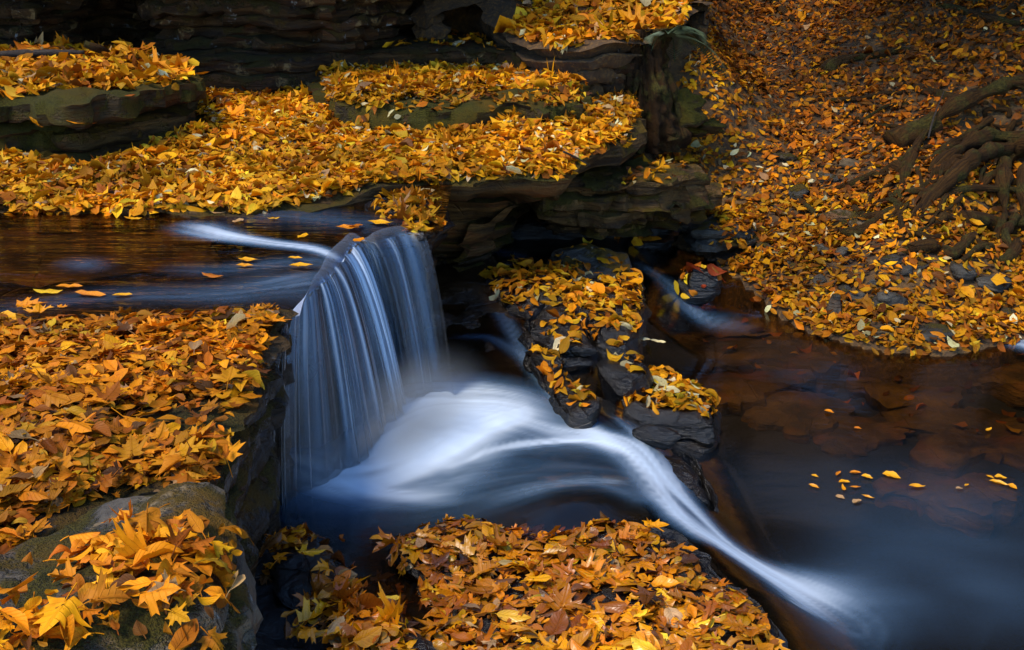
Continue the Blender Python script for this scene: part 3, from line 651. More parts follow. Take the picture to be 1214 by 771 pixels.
# the falling curtain
def curtain(name, nu, nv, seed, off, amul, dens):
    Lp = catmull(LIP, nu, closed=False)
    u = np.linspace(0, 1, nu)
    T = np.gradient(Lp, axis=0); T /= np.linalg.norm(T, axis=1)[:, None]
    for _ in range(12): T = (T + np.roll(T, 1, 0) + np.roll(T, -1, 0)); T[0] = T[1]; T[-1] = T[-2]; T /= np.linalg.norm(T, axis=1)[:, None]
    Nn = np.stack([T[:, 1], -T[:, 0]], 1)
    D = np.stack([np.interp(u, [0, .12, .3, .55, .8, 1], [-.6, -.2, .4, .75, .7, .55]), np.interp(u, [0, .12, .3, .55, .8, 1], [-.8, -.9, -.75, -.5, -.6, -.75])], 1)
    D /= np.linalg.norm(D, axis=1)[:, None]
    vu = np.interp(u, [0, .15, .35, 1], [.55, .8, 1, 1])
    n1 = vnoise(np.stack([u * 26, 0 * u + seed], -1), seed); n2 = vnoise(np.stack([u * 70, 0 * u + seed], -1), seed + 1); n3 = vnoise(np.stack([u * 9, 0 * u + seed], -1), seed + 2)
    n4 = vnoise(np.stack([u * 150, 0 * u + seed], -1), seed + 4)
    v0 = .50 * vu + .10 * n3 + .045 * n1 + .02 * n2 + off
    ts = np.concatenate([np.linspace(-.13, 0, 9)[:-1], np.linspace(0, .352, nv)])
    rows, al = [], []
    ridge = np.clip(.50 + .38 * n1 + .42 * n2 + .28 * n4, .03, 1.2)
    ridge = ridge * (.72 + .45 * vnoise(np.stack([u * 7.5, 0 * u + 8.8], -1), seed + 9)) * (1 + .25 * n3)
    jag = np.clip(.5 + .55 * vnoise(np.stack([u * 14, 0 * u + 3.3], -1), 55) + .3 * vnoise(np.stack([u * 46, 0 * u + 3.3], -1), 56), 0, 1)
    for t in ts:
        if t < 0:
            xy = Lp + D * (.42 * t)[..., None] if np.ndim(t) else Lp + D * (.42 * t)
            z = upper_z(xy[:, 0], xy[:, 1]) + .0025 + off * .02
            a = dens(u) * sstep(-.11 + .08 * jag, -.01 + .06 * jag, t) * ridge ** 1.3 * (1 - .5 * sstep(.5, .66, u))
        else:
            k = t / .352
            xy = Lp + D * (v0 * t)[:, None] + Nn * (.006 * n2 * min(1, t * 12))[:, None]
            z = np.full(nu, ZU - .028) + .0025 - .30 * t * (1 - k * .6) - .5 * 9.81 * t * t * .93
            wob = vnoise(np.stack([u * 60 + .8 * k, 0 * u + k * 2.2], -1), seed + 7)
            a = dens(u) * np.clip(ridge ** 1.4 * (1.25 - .25 * k) + .16 * wob, 0.02, 1)
            a = a * (1 - .9 * sstep(.78, 1.0, k)) * sstep(-.11 + .08 * jag, -.01 + .06 * jag, t) * np.clip(.75 + .5 * ridge * (1 - k), 0, 1.2)
        rows.append(np.concatenate([xy, z[:, None]], 1)); al.append(np.clip(a * amul * (1 - sstep(.35, .80, t / .352) * sstep(.36, .05, u)), 0, .95))
    V = np.concatenate(rows); k = len(rows); I = np.arange(k * nu).reshape(k, nu)
    q = np.stack([I[:-1, :-1], I[1:, :-1], I[1:, 1:], I[:-1, 1:]], -1).reshape(-1, 4)
    return mesh_np(name, V, q, M['fall_water'], attrs={'foam': np.concatenate(al)})
def dens(u):
    return np.interp(u, [0, .03, .10, .25, .42, .60, .70, .765, .80, .835, .87, .91, .95, 1.0], [.0, .08, .26, .58, .92, .95, .85, .55, .22, .5, .85, .75, .3, .0])
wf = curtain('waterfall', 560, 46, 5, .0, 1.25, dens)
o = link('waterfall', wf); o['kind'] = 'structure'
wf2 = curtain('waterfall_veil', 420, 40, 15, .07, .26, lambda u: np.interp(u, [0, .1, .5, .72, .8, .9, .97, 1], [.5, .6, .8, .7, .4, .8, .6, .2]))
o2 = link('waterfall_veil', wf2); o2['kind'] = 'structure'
STROKES = _keep
m, nt, out = newmat('spray'); N = NT(nt)
tc = N.n('ShaderNodeTexCoord'); ln = N.n('ShaderNodeVectorMath', operation='LENGTH'); N.l(tc.outputs['Object'], ln.inputs[0])
nz_ = N.noise(tc.outputs['Object'], 1.6, 2)
dn_ = N.math('MULTIPLY', N.math('POWER', N.rng(ln.outputs['Value'], .0, 1.0, 1, 0), 1.5), N.rng(nz_, .3, .7, .5, 1.3))
vs = N.n('ShaderNodeVolumePrincipled'); vs.inputs['Color'].default_value = (.93, .97, 1, 1); vs.inputs['Anisotropy'].default_value = .2
N.l(N.math('MULTIPLY', dn_, 4.5), vs.inputs['Density']); N.l(vs.outputs[0], out.inputs['Volume'])
th, ph = np.meshgrid(np.linspace(0, 2 * np.pi, 25)[:-1], np.linspace(.02, np.pi - .02, 13))
D_ = np.stack([np.cos(th) * np.sin(ph), np.sin(th) * np.sin(ph), np.cos(ph)], -1).reshape(-1, 3)
I = np.arange(24 * 13).reshape(13, 24)
q = np.stack([I[:-1], I[1:], np.roll(I, -1, 1)[1:], np.roll(I, -1, 1)[:-1]], -1).reshape(-1, 4)
mo = link('spray', mesh_np('spray', D_, [q, I[0][None], I[-1][::-1][None]], m)); mo.location = (-.33, 3.44, .46); mo.scale = (.50, .25, .27); mo.rotation_euler = (0, 0, R(62)); mo['kind'] = 'stuff'

# ------------------------------------------------------------------ leaf shapes
def leaf_grid(nu, nv, prof):
    t = np.linspace(0, 1, nu); v = np.linspace(-1, 1, nv)
    Tt, Vv = np.meshgrid(t, v, indexing='ij')
    w = prof(Tt)
    P = np.stack([Tt - .5, Vv * w, 0 * Tt], -1).reshape(-1, 3)
    I = np.arange(nu * nv).reshape(nu, nv)
    q = np.stack([I[:-1, :-1], I[1:, :-1], I[1:, 1:], I[:-1, 1:]], -1).reshape(-1, 4)
    return P, q, np.stack([Tt, Vv], -1).reshape(-1, 2)
beech = lambda t: .255 * np.sin(np.pi * np.clip(t, 0, 1) ** .85) ** .8 * (1 - .12 * t) + .006
oval = lambda t: .33 * np.sin(np.pi * np.clip(t, 0, 1) ** .75) ** .75 + .006
narrow = lambda t: .19 * np.sin(np.pi * np.clip(t, 0, 1) ** .8) ** .85 + .006
def leaf_maple(nr=3):
    c = [(270, .10), (290, .34), (318, .40), (335, .62), (348, .40), (2, .50), (12, .90), (20, .72), (27, .80), (33, .42), (48, .44), (58, .78), (68, .62), (78, .80), (90, 1.05), (102, .80), (112, .62), (122, .78), (132, .44), (147, .42), (153, .80), (160, .72), (168, .90), (178, .50), (192, .40), (205, .62), (222, .40), (250, .34)]
    a = np.radians([x for x, _ in c]); r = np.array([y for _, y in c]) * .52
    ring = np.stack([np.sin(a - 0) , np.cos(a)], -1) * 0
    X = np.sin(a) * r; Y = np.cos(a) * r
    fr = np.linspace(0.06, 1, nr)
    P = np.concatenate([np.stack([X * f, Y * f, 0 * X], -1) for f in fr]); n = len(a)
    I = np.arange(nr * n).reshape(nr, n)
    q = np.stack([I[:-1], I[1:], np.roll(I, -1, 1)[1:], np.roll(I, -1, 1)[:-1]], -1).reshape(-1, 4)
    q = np.concatenate([q])
    uv = np.stack([.5 + P[:, 0], P[:, 1] * 1.6], -1)
    return P, q, uv
TPL = {'beech': leaf_grid(7, 5, beech), 'oval': leaf_grid(7, 5, oval), 'narrow': leaf_grid(7, 5, narrow), 'maple': leaf_maple(3),
       'beech_far': leaf_grid(5, 3, beech), 'oval_far': leaf_grid(5, 3, oval), 'narrow_far': leaf_grid(5, 3, narrow)}
PAL = {'orange': (.74, .232, .004), 'amber': (.76, .285, .004), 'golden': (.82, .355, .006), 'yellow': (.86, .49, .02), 'pale': (.80, .64, .30), 'rust': (.44, .12, .005), 'brown': (.16, .052, .008), 'tan': (.50, .28, .11), 'red': (.38, .05, .008)}
def leaf_batch(tpl, pos, nrm, yaw, size, tilt, tdir, c1, c2, tw):
    """vectorised bent leaves -> verts (N, nv, 3)"""
    P, q, uv = TPL[tpl]
    N = len(pos); nv = len(P)
    X = np.broadcast_to(P[None, :, 0], (N, nv)); Y = np.broadcast_to(P[None, :, 1], (N, nv))
    z = c1[:, None] * X ** 2 * 1.0 + c2[:, None] * np.abs(Y) ** 1.4 * 1.3 + tw[:, None] * X * Y * 2
    z = z + .035 * np.sin(X * 14 + pos[:, :1] * 90) * (np.abs(Y) * 3) + .03 * np.sin(Y * 17 + pos[:, 1:2] * 80)
    x = X * (1 - .35 * np.abs(c1[:, None]) * np.abs(X)); y = Y * (1 - .45 * np.abs(c2[:, None]) * .8)
    L = np.stack([x, y, z], -1) * size[:, None, None]
    # frame: yaw about the normal, then tilt
    n = nrm / np.linalg.norm(nrm, axis=1)[:, None]
    td = np.stack([np.cos(tdir), np.sin(tdir), 0 * tdir], -1)
    n2 = n + td * np.tan(tilt)[:, None]; n2 /= np.linalg.norm(n2, axis=1)[:, None]
    h = np.stack([np.cos(yaw), np.sin(yaw), 0 * yaw], -1)
    a = h - n2 * np.sum(h * n2, 1)[:, None]; a /= np.linalg.norm(a, axis=1)[:, None] + 1e-9
    b = np.cross(n2, a)
    W = pos[:, None] + L[..., 0:1] * a[:, None] + L[..., 1:2] * b[:, None] + L[..., 2:3] * n2[:, None]
    return W, q, uv
def build_leaf_mesh(name, groups, mat):
    """groups: list of (tpl, W (N,nv,3), cols (N,3))"""
    Vs, Fs, Us, Cs, o = [], [], [], [], 0
    for tpl, W, cols in groups:
        P, q, uv = TPL[tpl]; N, nv = W.shape[:2]
        if N == 0: continue
        Vs.append(W.reshape(-1, 3))
        Fs.append((q[None] + (np.arange(N) * nv)[:, None, None]).reshape(-1, 4) + o)
        Us.append(np.tile(uv, (N, 1))); Cs.append(np.repeat(cols, nv, 0)); o += N * nv
    return mesh_np(name, np.concatenate(Vs), [np.concatenate(Fs)], mat, uv=np.concatenate(Us), colors=np.concatenate(Cs))

# ------------------------------------------------------------------ where leaves may lie
def build_bvh():
    Vs, Fs, own, o = [], [], [], 0
    for i, me in enumerate(SOLIDS):
        n = len(me.vertices); co = np.empty(n * 3, np.float32); me.vertices.foreach_get('co', co)
        Vs.append(co.reshape(-1, 3))
        for p in me.polygons:
            Fs.append([v + o for v in p.vertices]); own.append(i)
        o += n
    return BVHTree.FromPolygons([tuple(v) for v in np.concatenate(Vs).tolist()], Fs), own
BVH, OWN = build_bvh()
SNAME = [m.name for m in SOLIDS]
def inpoly(x, y, P):
    r = np.zeros(x.shape, bool); j = len(P) - 1
    for i in range(len(P)):
        xi, yi, xj, yj = P[i][0], P[i][1], P[j][0], P[j][1]
        c = ((yi > y) != (yj > y)) & (x < (xj - xi) * (y - yi) / (yj - yi + 1e-12) + xi)
        r ^= c; j = i
    return r
def drop(poly, density, zmax, targets, nz=.3, seed=0, mask=None, wl=None):
    P = np.asarray(poly)[:, :2]; lo, hi = P.min(0), P.max(0)
    n = int(np.prod(hi - lo) * density)
    rs = np.random.default_rng(seed)
    xy = rs.uniform(lo, hi, (n, 2)); xy = xy[inpoly(xy[:, 0], xy[:, 1], P)]
    if mask is not None: xy = xy[rs.uniform(size=len(xy)) < mask(xy[:, 0], xy[:, 1])]
    pos, nr = [], []
    dn = Vector((0, 0, -1))
    for x, y in xy:
        h = BVH.ray_cast(Vector((x, y, zmax)), dn)
        if h[0] is None: continue
        if targets and SNAME[OWN[h[2]]] not in targets: continue
        nn = h[1] if h[1].z > 0 else -h[1]
        if nn.z < nz or (wl is not None and h[0].z < wl): continue
        pos.append(h[0]); nr.append(nn)
    return np.array([tuple(p) for p in pos]).reshape(-1, 3), np.array([tuple(p) for p in nr]).reshape(-1, 3)
def pick_colours(rs, N, w):
    k = list(w); p = np.array([w[a] for a in k], float); p /= p.sum()
    i = rs.choice(len(k), N, p=p)
    base = np.array([PAL[a] for a in k])[i]
    base = base * rs.uniform(.42, 1.12, (N, 1)) * rs.uniform(.9, 1.1, (N, 3))
    return np.clip(base, .004, .85), np.array(k)[i]
ALL = []    # dicts of leaf parameters per zone
def zone(name, poly, z, density, zmax, targets, pal, kinds, size, lift=.03, tilt=22, nz=.3, seed=0, mask=None, wl=None, mat='leaf', dark=None, curl=1.0, world=False):
    P = poly if world else ats(poly, z)
    pos, nr = drop(P, density, zmax, targets, nz, seed, mask, None if callable(wl) else wl)
    if callable(wl) and len(pos):
        k_ = pos[:, 2] > wl(pos[:, 0], pos[:, 1]); pos, nr = pos[k_], nr[k_]
    rs = np.random.default_rng(seed + 1); N = len(pos)
    if N == 0:
        print('EMPTY ZONE', name); return
    lf = rs.uniform(0, 1, N) ** 1.3
    pos = pos + nr * (.004 + lf * lift)[:, None]
    col, cn = pick_colours(rs, N, pal)
    col = col * np.clip(.84 + .42 * fbm(pos * 2.6, seed + 3, 3), .42, 1.18)[:, None]
    if dark is not None: col = col * dark(pos)[:, None]
    kk = list(kinds); kp = np.array([kinds[k] for k in kk], float); kp /= kp.sum()
    kind = np.array(kk)[rs.choice(len(kk), N, p=kp)]
    sz = size * np.exp(rs.normal(0, .34, N).clip(-.7, .75)) * np.where(kind == 'maple', 1.5, 1.0)
    d = dict(name=name, pos=pos, nrm=nr, yaw=rs.uniform(0, 6.283, N), size=sz, tilt=np.abs(rs.normal(0, R(tilt), N)).clip(0, R(40)), tdir=rs.uniform(0, 6.283, N),
             c1=rs.normal(-.08, .7 * curl, N), c2=rs.normal(.04, .8 * curl, N), tw=rs.normal(0, .55 * curl, N), col=col, cn=cn, kind=kind, mat=mat, lf=lf)
    d['pos'] = d['pos'] + np.array([0, 0, 1.]) * (np.sin(d['tilt']) * sz * .22)[:, None]
    ALL.append(d)
ORANGE = dict(orange=.43, amber=.21, golden=.07, rust=.17, brown=.07, tan=.04, yellow=.01)
WETOR = dict(orange=.37, amber=.20, golden=.10, rust=.20, brown=.08, tan=.03, yellow=.02)
GOLD = dict(golden=.38, amber=.24, orange=.18, yellow=.06, pale=.04, rust=.08, brown=.02, tan=.02)
HILL = dict(golden=.25, amber=.20, orange=.22, rust=.17, brown=.11, pale=.035, yellow=.03)
DUSK = dict(orange=.17, rust=.40, amber=.07, brown=.33, golden=.03, pale=.008, tan=.012)  # darker leaf mix, partly paints the upper slope's shade into the leaves
K_FORE = dict(beech=.46, oval=.12, maple=.29, narrow=.13); K_BACK = dict(beech_far=.62, oval_far=.14, narrow_far=.2, maple=.04); K_HILL = dict(beech_far=.6, oval_far=.18, narrow_far=.22)
def patch(seed, sc, lo, hi):
    return lambda x, y: sstep(lo, hi, fbm(np.stack([x, y], -1) * sc, seed, 3))
n_fg = patch(5, 2.6, -1.1, -.7)
zone('ledge', np.concatenate([ats([(-330, 374), (0, 386), (150, 383), (290, 376), (330, 372), (318, 392), (306, 432), (304, 470), (298, 504), (275, 548), (252, 590), (240, 640)], .96)[:, :2], [[-.8, 1.4], [-1.2, 1.0], [-2.6, 1.2]]]), 0, 5000, 1.6, ('bank_ledge',), ORANGE, K_FORE, .043, lift=.045, tilt=9, seed=11, nz=.12, curl=.55,
     mask=lambda x, y: n_fg(x, y) * (1 - .85 * sstep(.17, .08, np.hypot((x + .70) / 1.5, y - 2.27))), world=True)
zone('boulder', np.concatenate([ats([(0, 640), (110, 600), (200, 588), (270, 598), (290, 625), (278, 680), (255, 800)], .99)[:, :2], [[-.5, 1.3], [-.9, 1.1], [-1.2, 1.5]]]), 0, 3000, 1.6, ('boulder',), ORANGE, K_FORE, .041, lift=.04, tilt=12, seed=12, curl=.7, nz=.4, mask=patch(9, 3.2, -.16, .22), world=True)
zone('gap', [(250, 640), (340, 625), (420, 690), (480, 740), (560, 940), (230, 940), (235, 700)], .45, 2500, .86, ('gap_rock', 'pool_rock'), WETOR, K_FORE, .050, lift=.045, tilt=12, seed=13, mat='wet_leaf', mask=patch(17, 3.4, -.55, -.1))
zone('slab', [(440, 640), (500, 610), (640, 610), (760, 618), (790, 650), (840, 690), (893, 722), (915, 760), (900, 860), (700, 950), (440, 950), (420, 800), (500, 700)], .43, 2900, .86, ('foreground_slab',), WETOR, K_FORE, .045, lift=.022, tilt=8, seed=14, mat='wet_leaf', curl=.5,
     mask=lambda x, y: np.maximum(patch(23, 3.0, -.75, -.4)(x, y), sstep(2.72, 2.8, y)))
zone('golden ledge', back_out, 1.0, 3500, 1.24, ('overhanging_ledge',), GOLD, K_BACK, .053, lift=.035, tilt=14, seed=15, nz=.35, world=True)
zone('tier', [(390, 116), (440, 124), (520, 112), (600, 108), (680, 104), (690, 90), (600, 68), (450, 66), (380, 84)], 1.16, 3000, 1.24, ('tier_slab',), GOLD, K_BACK, .055, lift=.03, tilt=16, seed=16, mask=lambda x, y: 1 - .8 * sstep(-.12, .1, x) * sstep(5.95, 5.85, y))
zone('tier sides', [(380, 140), (700, 140), (700, 84), (380, 84)], 1.12, 700, 1.24, ('tier_slab',), dict(GOLD, rust=.15), K_BACK, .055, lift=.012, seed=46, nz=.05, mask=patch(47, 4, -.1, .3))
zone('stack', [(-160, 112), (40, 108), (150, 102), (222, 90), (226, 74), (150, 62), (0, 56), (-160, 56)], 1.30, 1100, 1.6, ('mossy_shelf',), dict(GOLD, orange=.3, rust=.1), K_BACK, .075, lift=.035, tilt=24, seed=17)
zone('stack sides', [(-160, 160), (240, 160), (240, 90), (-160, 90)], 1.14, 60, 1.27, ('mossy_block', 'tongue_slab', 'mossy_shelf'), GOLD, K_BACK, .07, lift=.01, seed=18, nz=.1)
zone('wall foot', [(180, 50), (700, 60), (790, 40), (780, 26), (180, 26)], 1.27, 160, 1.45, ('wall_foot_slab',), dict(GOLD, rust=.2), K_BACK, .065, lift=.015, seed=19)
zone('upper shelf', bank_out, 1.36, 1100, 2.4, ('earth_bank',), dict(GOLD, rust=.1, orange=.25), K_BACK, .085, lift=.04, tilt=24, seed=20, world=True)
zone('lip corner', [(438, 240), (470, 222), (510, 222), (522, 250), (510, 280), (480, 266), (452, 254)], 1.0, 1500, 1.2, ('lip_rock', 'overhanging_ledge'), dict(GOLD, orange=.4), dict(beech=.6, maple=.4), .06, lift=.02, tilt=14, seed=21, nz=.3, wl=.90)
hillP = np.array([[.55, 7.6], [.6, 6.6], [.9, 5.8], [1.2, 4.8], [2.0, 4.1], [2.9, 4.2], [4.2, 4.4], [5.4, 9.5], [3, 11], [1.2, 10.5]])
def hill_mask(x, y):
    d, s, _ = polydist(x, y, BANK); d = d * s
    gap = .5 + .5 * sstep(-.55, .15, fbm(np.stack([x, y], -1) * 2.1, 93, 3))
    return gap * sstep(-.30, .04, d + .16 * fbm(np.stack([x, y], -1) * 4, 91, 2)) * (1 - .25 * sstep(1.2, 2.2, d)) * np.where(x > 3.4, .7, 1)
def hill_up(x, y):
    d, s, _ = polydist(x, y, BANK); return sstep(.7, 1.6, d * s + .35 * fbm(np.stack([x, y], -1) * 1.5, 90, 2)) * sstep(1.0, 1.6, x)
bstones = tuple(n for n in SNAME if n.startswith(('bank_stone', 'slope_stone', 'square_stone')))
zone('bank lower', hillP, 0, 3000, 3, ('ground', 'hill_slab'), HILL, K_HILL, .049, lift=.03, tilt=16, seed=22, mask=lambda x, y: hill_mask(x, y) * (1 - hill_up(x, y)), world=True, wl=lambda x, y: lower_z(x, y) - .012)
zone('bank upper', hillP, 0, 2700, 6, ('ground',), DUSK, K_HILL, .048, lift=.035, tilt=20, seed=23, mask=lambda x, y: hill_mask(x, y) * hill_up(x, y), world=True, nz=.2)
zone('stones', hillP, 0, 160, 3, bstones, HILL, K_HILL, .06, lift=.006, tilt=8, seed=24, world=True)
zone('ledge steps', [(560, 250), (800, 250), (830, 200), (640, 190)], .7, 260, .95, ('ledge_step', 'ledge_step.001', 'ledge_step.002'), HILL, K_BACK, .06, lift=.01, seed=25)
def isl_zone(nm, pts, z, dens, sd, pal=None):
    zone('islets ' + nm, pts, z, dens, .75, (nm,), pal or dict(golden=.30, amber=.25, orange=.28, yellow=.06, pale=.05, rust=.06), dict(beech=.7, oval=.1, narrow=.2), .056, lift=.016, tilt=11, seed=sd, nz=.08, wl=lambda x, y: lower_z(x, y) + .003)
isl_zone('leafy_islet', [(570, 316), (600, 310), (700, 310), (756, 320), (760, 350), (755, 385), (735, 400), (700, 385), (650, 372), (600, 362), (570, 335)], .465, 1300, 30)
isl_zone('leafy_islet.001', [(640, 392), (655, 372), (690, 372), (700, 385), (695, 400), (672, 408)], .47, 800, 31)
isl_zone('leafy_islet.002', [(630, 412), (645, 408), (672, 440), (702, 470), (702, 488), (680, 486), (660, 462), (632, 428)], .425, 850, 32)
isl_zone('leafy_islet.003', [(690, 400), (715, 390), (740, 396), (757, 420), (760, 445), (735, 452), (712, 425)], .365, 800, 33, dict(golden=.3, amber=.15, pale=.25, yellow=.15, orange=.15))
isl_zone('leafy_islet.004', [(722, 455), (750, 438), (790, 430), (825, 446), (850, 472), (838, 490), (790, 488), (745, 482)], .305, 1900, 34, dict(golden=.3, amber=.25, pale=.12, yellow=.12, orange=.21))
isl_zone('leafy_islet.005', [(660, 325), (735, 325), (735, 288), (660, 288)], .50, 250, 35)
isl_zone('cascade_stone', [(800, 360), (860, 360), (860, 310), (800, 310)], .4, 1200, 36, dict(red=.25, rust=.25, orange=.25, yellow=.2))
zone('bank foot', [(640, 290), (700, 285), (760, 300), (800, 296), (760, 262), (660, 262)], .4, 700, .5, None, dict(orange=.6, rust=.2, golden=.2), dict(beech=.7, oval=.3), .066, lift=.02, seed=37, wl=lambda x, y: lower_z(x, y) + .002)
# leaves sunk on the stream bed in the shallows at the right
zone('sunken', [(780, 360), (1214, 400), (1300, 480), (1214, 560), (1050, 470), (860, 440)], .1, 70, .20, None, dict(orange=.25, rust=.3, brown=.3, golden=.15), dict(beech_far=.7, oval_far=.3), .06, lift=.01, tilt=8, seed=38, nz=.3)

# ------------------------------------------------------------------ pick the leaves that show largest, one object each
cand = []
FG = [d for d in ALL if d['name'] in ('ledge', 'boulder', 'gap', 'slab')]
Vs, Fs, own, o_ = [], [], [], 0
for zi, d in enumerate(FG):
    for kd in set(d['kind']):
        idx = np.where(d['kind'] == kd)[0]
        W, q, uv = leaf_batch(kd, *(d[k][idx] for k in ('pos', 'nrm', 'yaw', 'size', 'tilt', 'tdir', 'c1', 'c2', 'tw')))
        N, nv = W.shape[:2]
        Vs.append(W.reshape(-1, 3)); f = (q[None] + (np.arange(N) * nv)[:, None, None]).reshape(-1, 4) + o_
        Fs.append(f); own += [(zi, i) for i in idx for _ in range(len(q))]; o_ += N * nv
LB = BVHTree.FromPolygons([tuple(v) for v in np.concatenate(Vs).tolist()], np.concatenate(Fs).tolist())
cam = Vector((0, 0, HC)); hits = {}
for py in range(360, 771, 6):
    for px in range(2, 930, 6):
        t = at(px, py, 0.0); dv = (Vector(t) - cam).normalized()
        h = LB.ray_cast(cam, dv)
        if h[0] is None: continue
        s_ = BVH.ray_cast(cam, dv)
        if s_[0] is not None and s_[3] < h[3] - .001: continue
        hits[own[h[2]]] = hits.get(own[h[2]], 0) + 1
top = sorted(hits, key=lambda k: -hits[k])[:300]
chosen = {}
for zi, i in top: chosen.setdefault(zi, []).append(i)
WHERE = {'ledge': 'the heap on the left ledge', 'boulder': 'the grey boulder', 'gap': 'the dark gap rock', 'slab': 'the wet slab'}
CN = {'orange': 'orange', 'amber': 'amber', 'golden': 'golden', 'rust': 'rust-brown', 'brown': 'dark brown', 'tan': 'tan', 'red': 'red', 'yellow': 'yellow', 'pale': 'pale yellow'}
LANDM = {'ledge': [((60, 400), 'near the upper pool at the left edge'), ((200, 390), 'at the upper pool margin'), ((285, 385), 'beside the waterfall lip'), ((60, 470), 'by the left picture edge'), ((170, 460), 'in the middle of the upper heap'), ((270, 470), 'along the drop to the plunge pool'), ((60, 550), 'above the boulder'), ((160, 540), 'beside the bare wet patch of rock'), ((240, 520), 'near the mossy brink')],
         'boulder': [((40, 640), 'at its left flank'), ((120, 620), 'along its upper edge'), ((220, 610), 'by its mossy corner'), ((60, 700), 'on its lower left'), ((150, 690), 'in its middle'), ((230, 690), 'on its steep right brow'), ((110, 755), 'at the picture bottom')],
         'gap': [((285, 650), 'up against the boulder'), ((350, 650), 'next to the plunge pool'), ((300, 720), 'in the dark lower gap'), ((390, 730), 'toward the slab'), ((450, 755), 'at the bottom edge')],
         'slab': [((500, 640), 'at its far left corner'), ((580, 630), 'along its back edge, left part'), ((680, 635), 'under the black mound'), ((760, 640), 'by its dark back right corner'), ((540, 710), 'by the still brown water'), ((620, 700), 'in its middle'), ((720, 700), 'right of its middle'), ((820, 710), 'near its white-water rim'), ((500, 755), 'at the bottom left of it'), ((620, 755), 'at the bottom middle of it'), ((740, 755), 'at the bottom right of it'), ((870, 745), 'on its far right tip')]}
TPL_HI = {'narrow': leaf_grid(11, 7, narrow), 'beech': leaf_grid(11, 7, beech), 'oval': leaf_grid(11, 7, oval), 'maple': leaf_maple(5)}
LABELS = {}
def leaf_label(d, i, px, py):
    kd = d['kind'][i]
    sz = d['size'][i] / (.1 if kd == 'maple' else .074)
    s1 = 'large ' if sz > 1.22 else ('small ' if sz < .85 else '')
    st = 'curled' if abs(d['c2'][i]) > .9 or abs(d['c1'][i]) > 1.0 else ('tilted' if d['tilt'][i] > R(28) else 'flat')
    sp = {'maple': 'lobed maple leaf', 'beech': 'pointed oval leaf', 'oval': 'broad oval leaf', 'narrow': 'narrow leaf'}[kd]
    lm = min(LANDM[d['name']], key=lambda q: math.hypot(q[0][0] - px, q[0][1] - py))[1]
    full = f"{s1}{st} {CN[d['cn'][i]]} {sp} on {WHERE[d['name']].replace('the heap on ', '')} {lm}"
    if len(full.replace('-', ' ').split()) > 16: full = full[len(s1):]
    if len(full.replace('-', ' ').split()) > 16: full = full.replace(st + ' ', '', 1)
    if len(full.replace('-', ' ').split()) > 16: full = full.replace('pointed ', '').replace('broad ', '').replace('lobed ', '')
    return full
for zi, idx in chosen.items():
    d = FG[zi]; idx = np.array(sorted(idx))
    px, py, _ = project(d['pos'][idx])
    for k, i in enumerate(idx):
        kd = d['kind'][i]; one = np.array([i])
        save = TPL[kd]; TPL[kd] = TPL_HI[kd]
        W, q, uv = leaf_batch(kd, *(d[a][one] for a in ('pos', 'nrm', 'yaw', 'size', 'tilt', 'tdir', 'c1', 'c2', 'tw')))
        TPL[kd] = save
        c0 = d['pos'][i]
        V = W[0] - c0; ncol = len(V)
        # stalk: a thin three-sided strip off the leaf base
        if kd == 'maple': a, b = V[len(leaf_maple(5)[0]) // 5 * 4], (V[len(leaf_maple(5)[0]) // 5 * 4] - V.mean(0))
        else: a = V[3]; b = V[3] - V[10]
        b = b / (np.linalg.norm(b) + 1e-9); up = np.array([0, 0, 1.0]); sd_ = np.cross(b, up); sd_ /= np.linalg.norm(sd_) + 1e-9
        L_ = d['size'][i] * .3; r_ = .0011
        S = []
        for t in (0, .5, 1.0):
            cpt = a + b * L_ * t - up * .004 * t * t
            S += [cpt + sd_ * r_, cpt - sd_ * r_, cpt + up * r_ * 1.6]
        S = np.array(S); f2 = []
        for t in range(2):
            for m_ in range(3): f2.append([ncol + t * 3 + m_, ncol + t * 3 + (m_ + 1) % 3, ncol + t * 3 + 3 + (m_ + 1) % 3, ncol + t * 3 + 3 + m_])
        me = mesh_np('fallen_leaf', np.concatenate([V, S]), [q, np.array(f2)], M[d['mat']], uv=np.concatenate([uv, np.full((9, 2), .5)]), colors=np.tile(d['col'][i], (ncol + 9, 1)))
        ob = link('fallen_leaf', me); ob.location = c0
        tag(ob, leaf_label(d, i, px[k], py[k]), 'leaf', 'fallen leaves on ' + WHERE[d['name']].replace('the heap on ', ''))
    keep = np.ones(len(d['pos']), bool); keep[idx] = False
    for a in list(d):
        if isinstance(d[a], np.ndarray): d[a] = d[a][keep]

# the rest of every drift: ground cover, one object per drift
MERGE = {}
for d in ALL:
    key = {'islets': 'islets'}.get(d['name'].split()[0], d['name'])
    MERGE.setdefault(key, []).append(d)
for key, ds in MERGE.items():
    groups = []
    for d in ds:
        for kd in sorted(set(d['kind'])):
            m_ = d['kind'] == kd
            W, q, uv = leaf_batch(kd, *(d[k][m_] for k in ('pos', 'nrm', 'yaw', 'size', 'tilt', 'tdir', 'c1', 'c2', 'tw')))
            groups.append((kd, W, d['col'][m_]))
    me = build_leaf_mesh('leaf_litter', groups, M[ds[0]['mat']])
    ob = link('leaf_litter', me); ob['kind'] = 'stuff'
print('LEAVES', {k: sum(len(d['pos']) for d in v) for k, v in MERGE.items()}, 'single', sum(len(v) for v in chosen.values()))

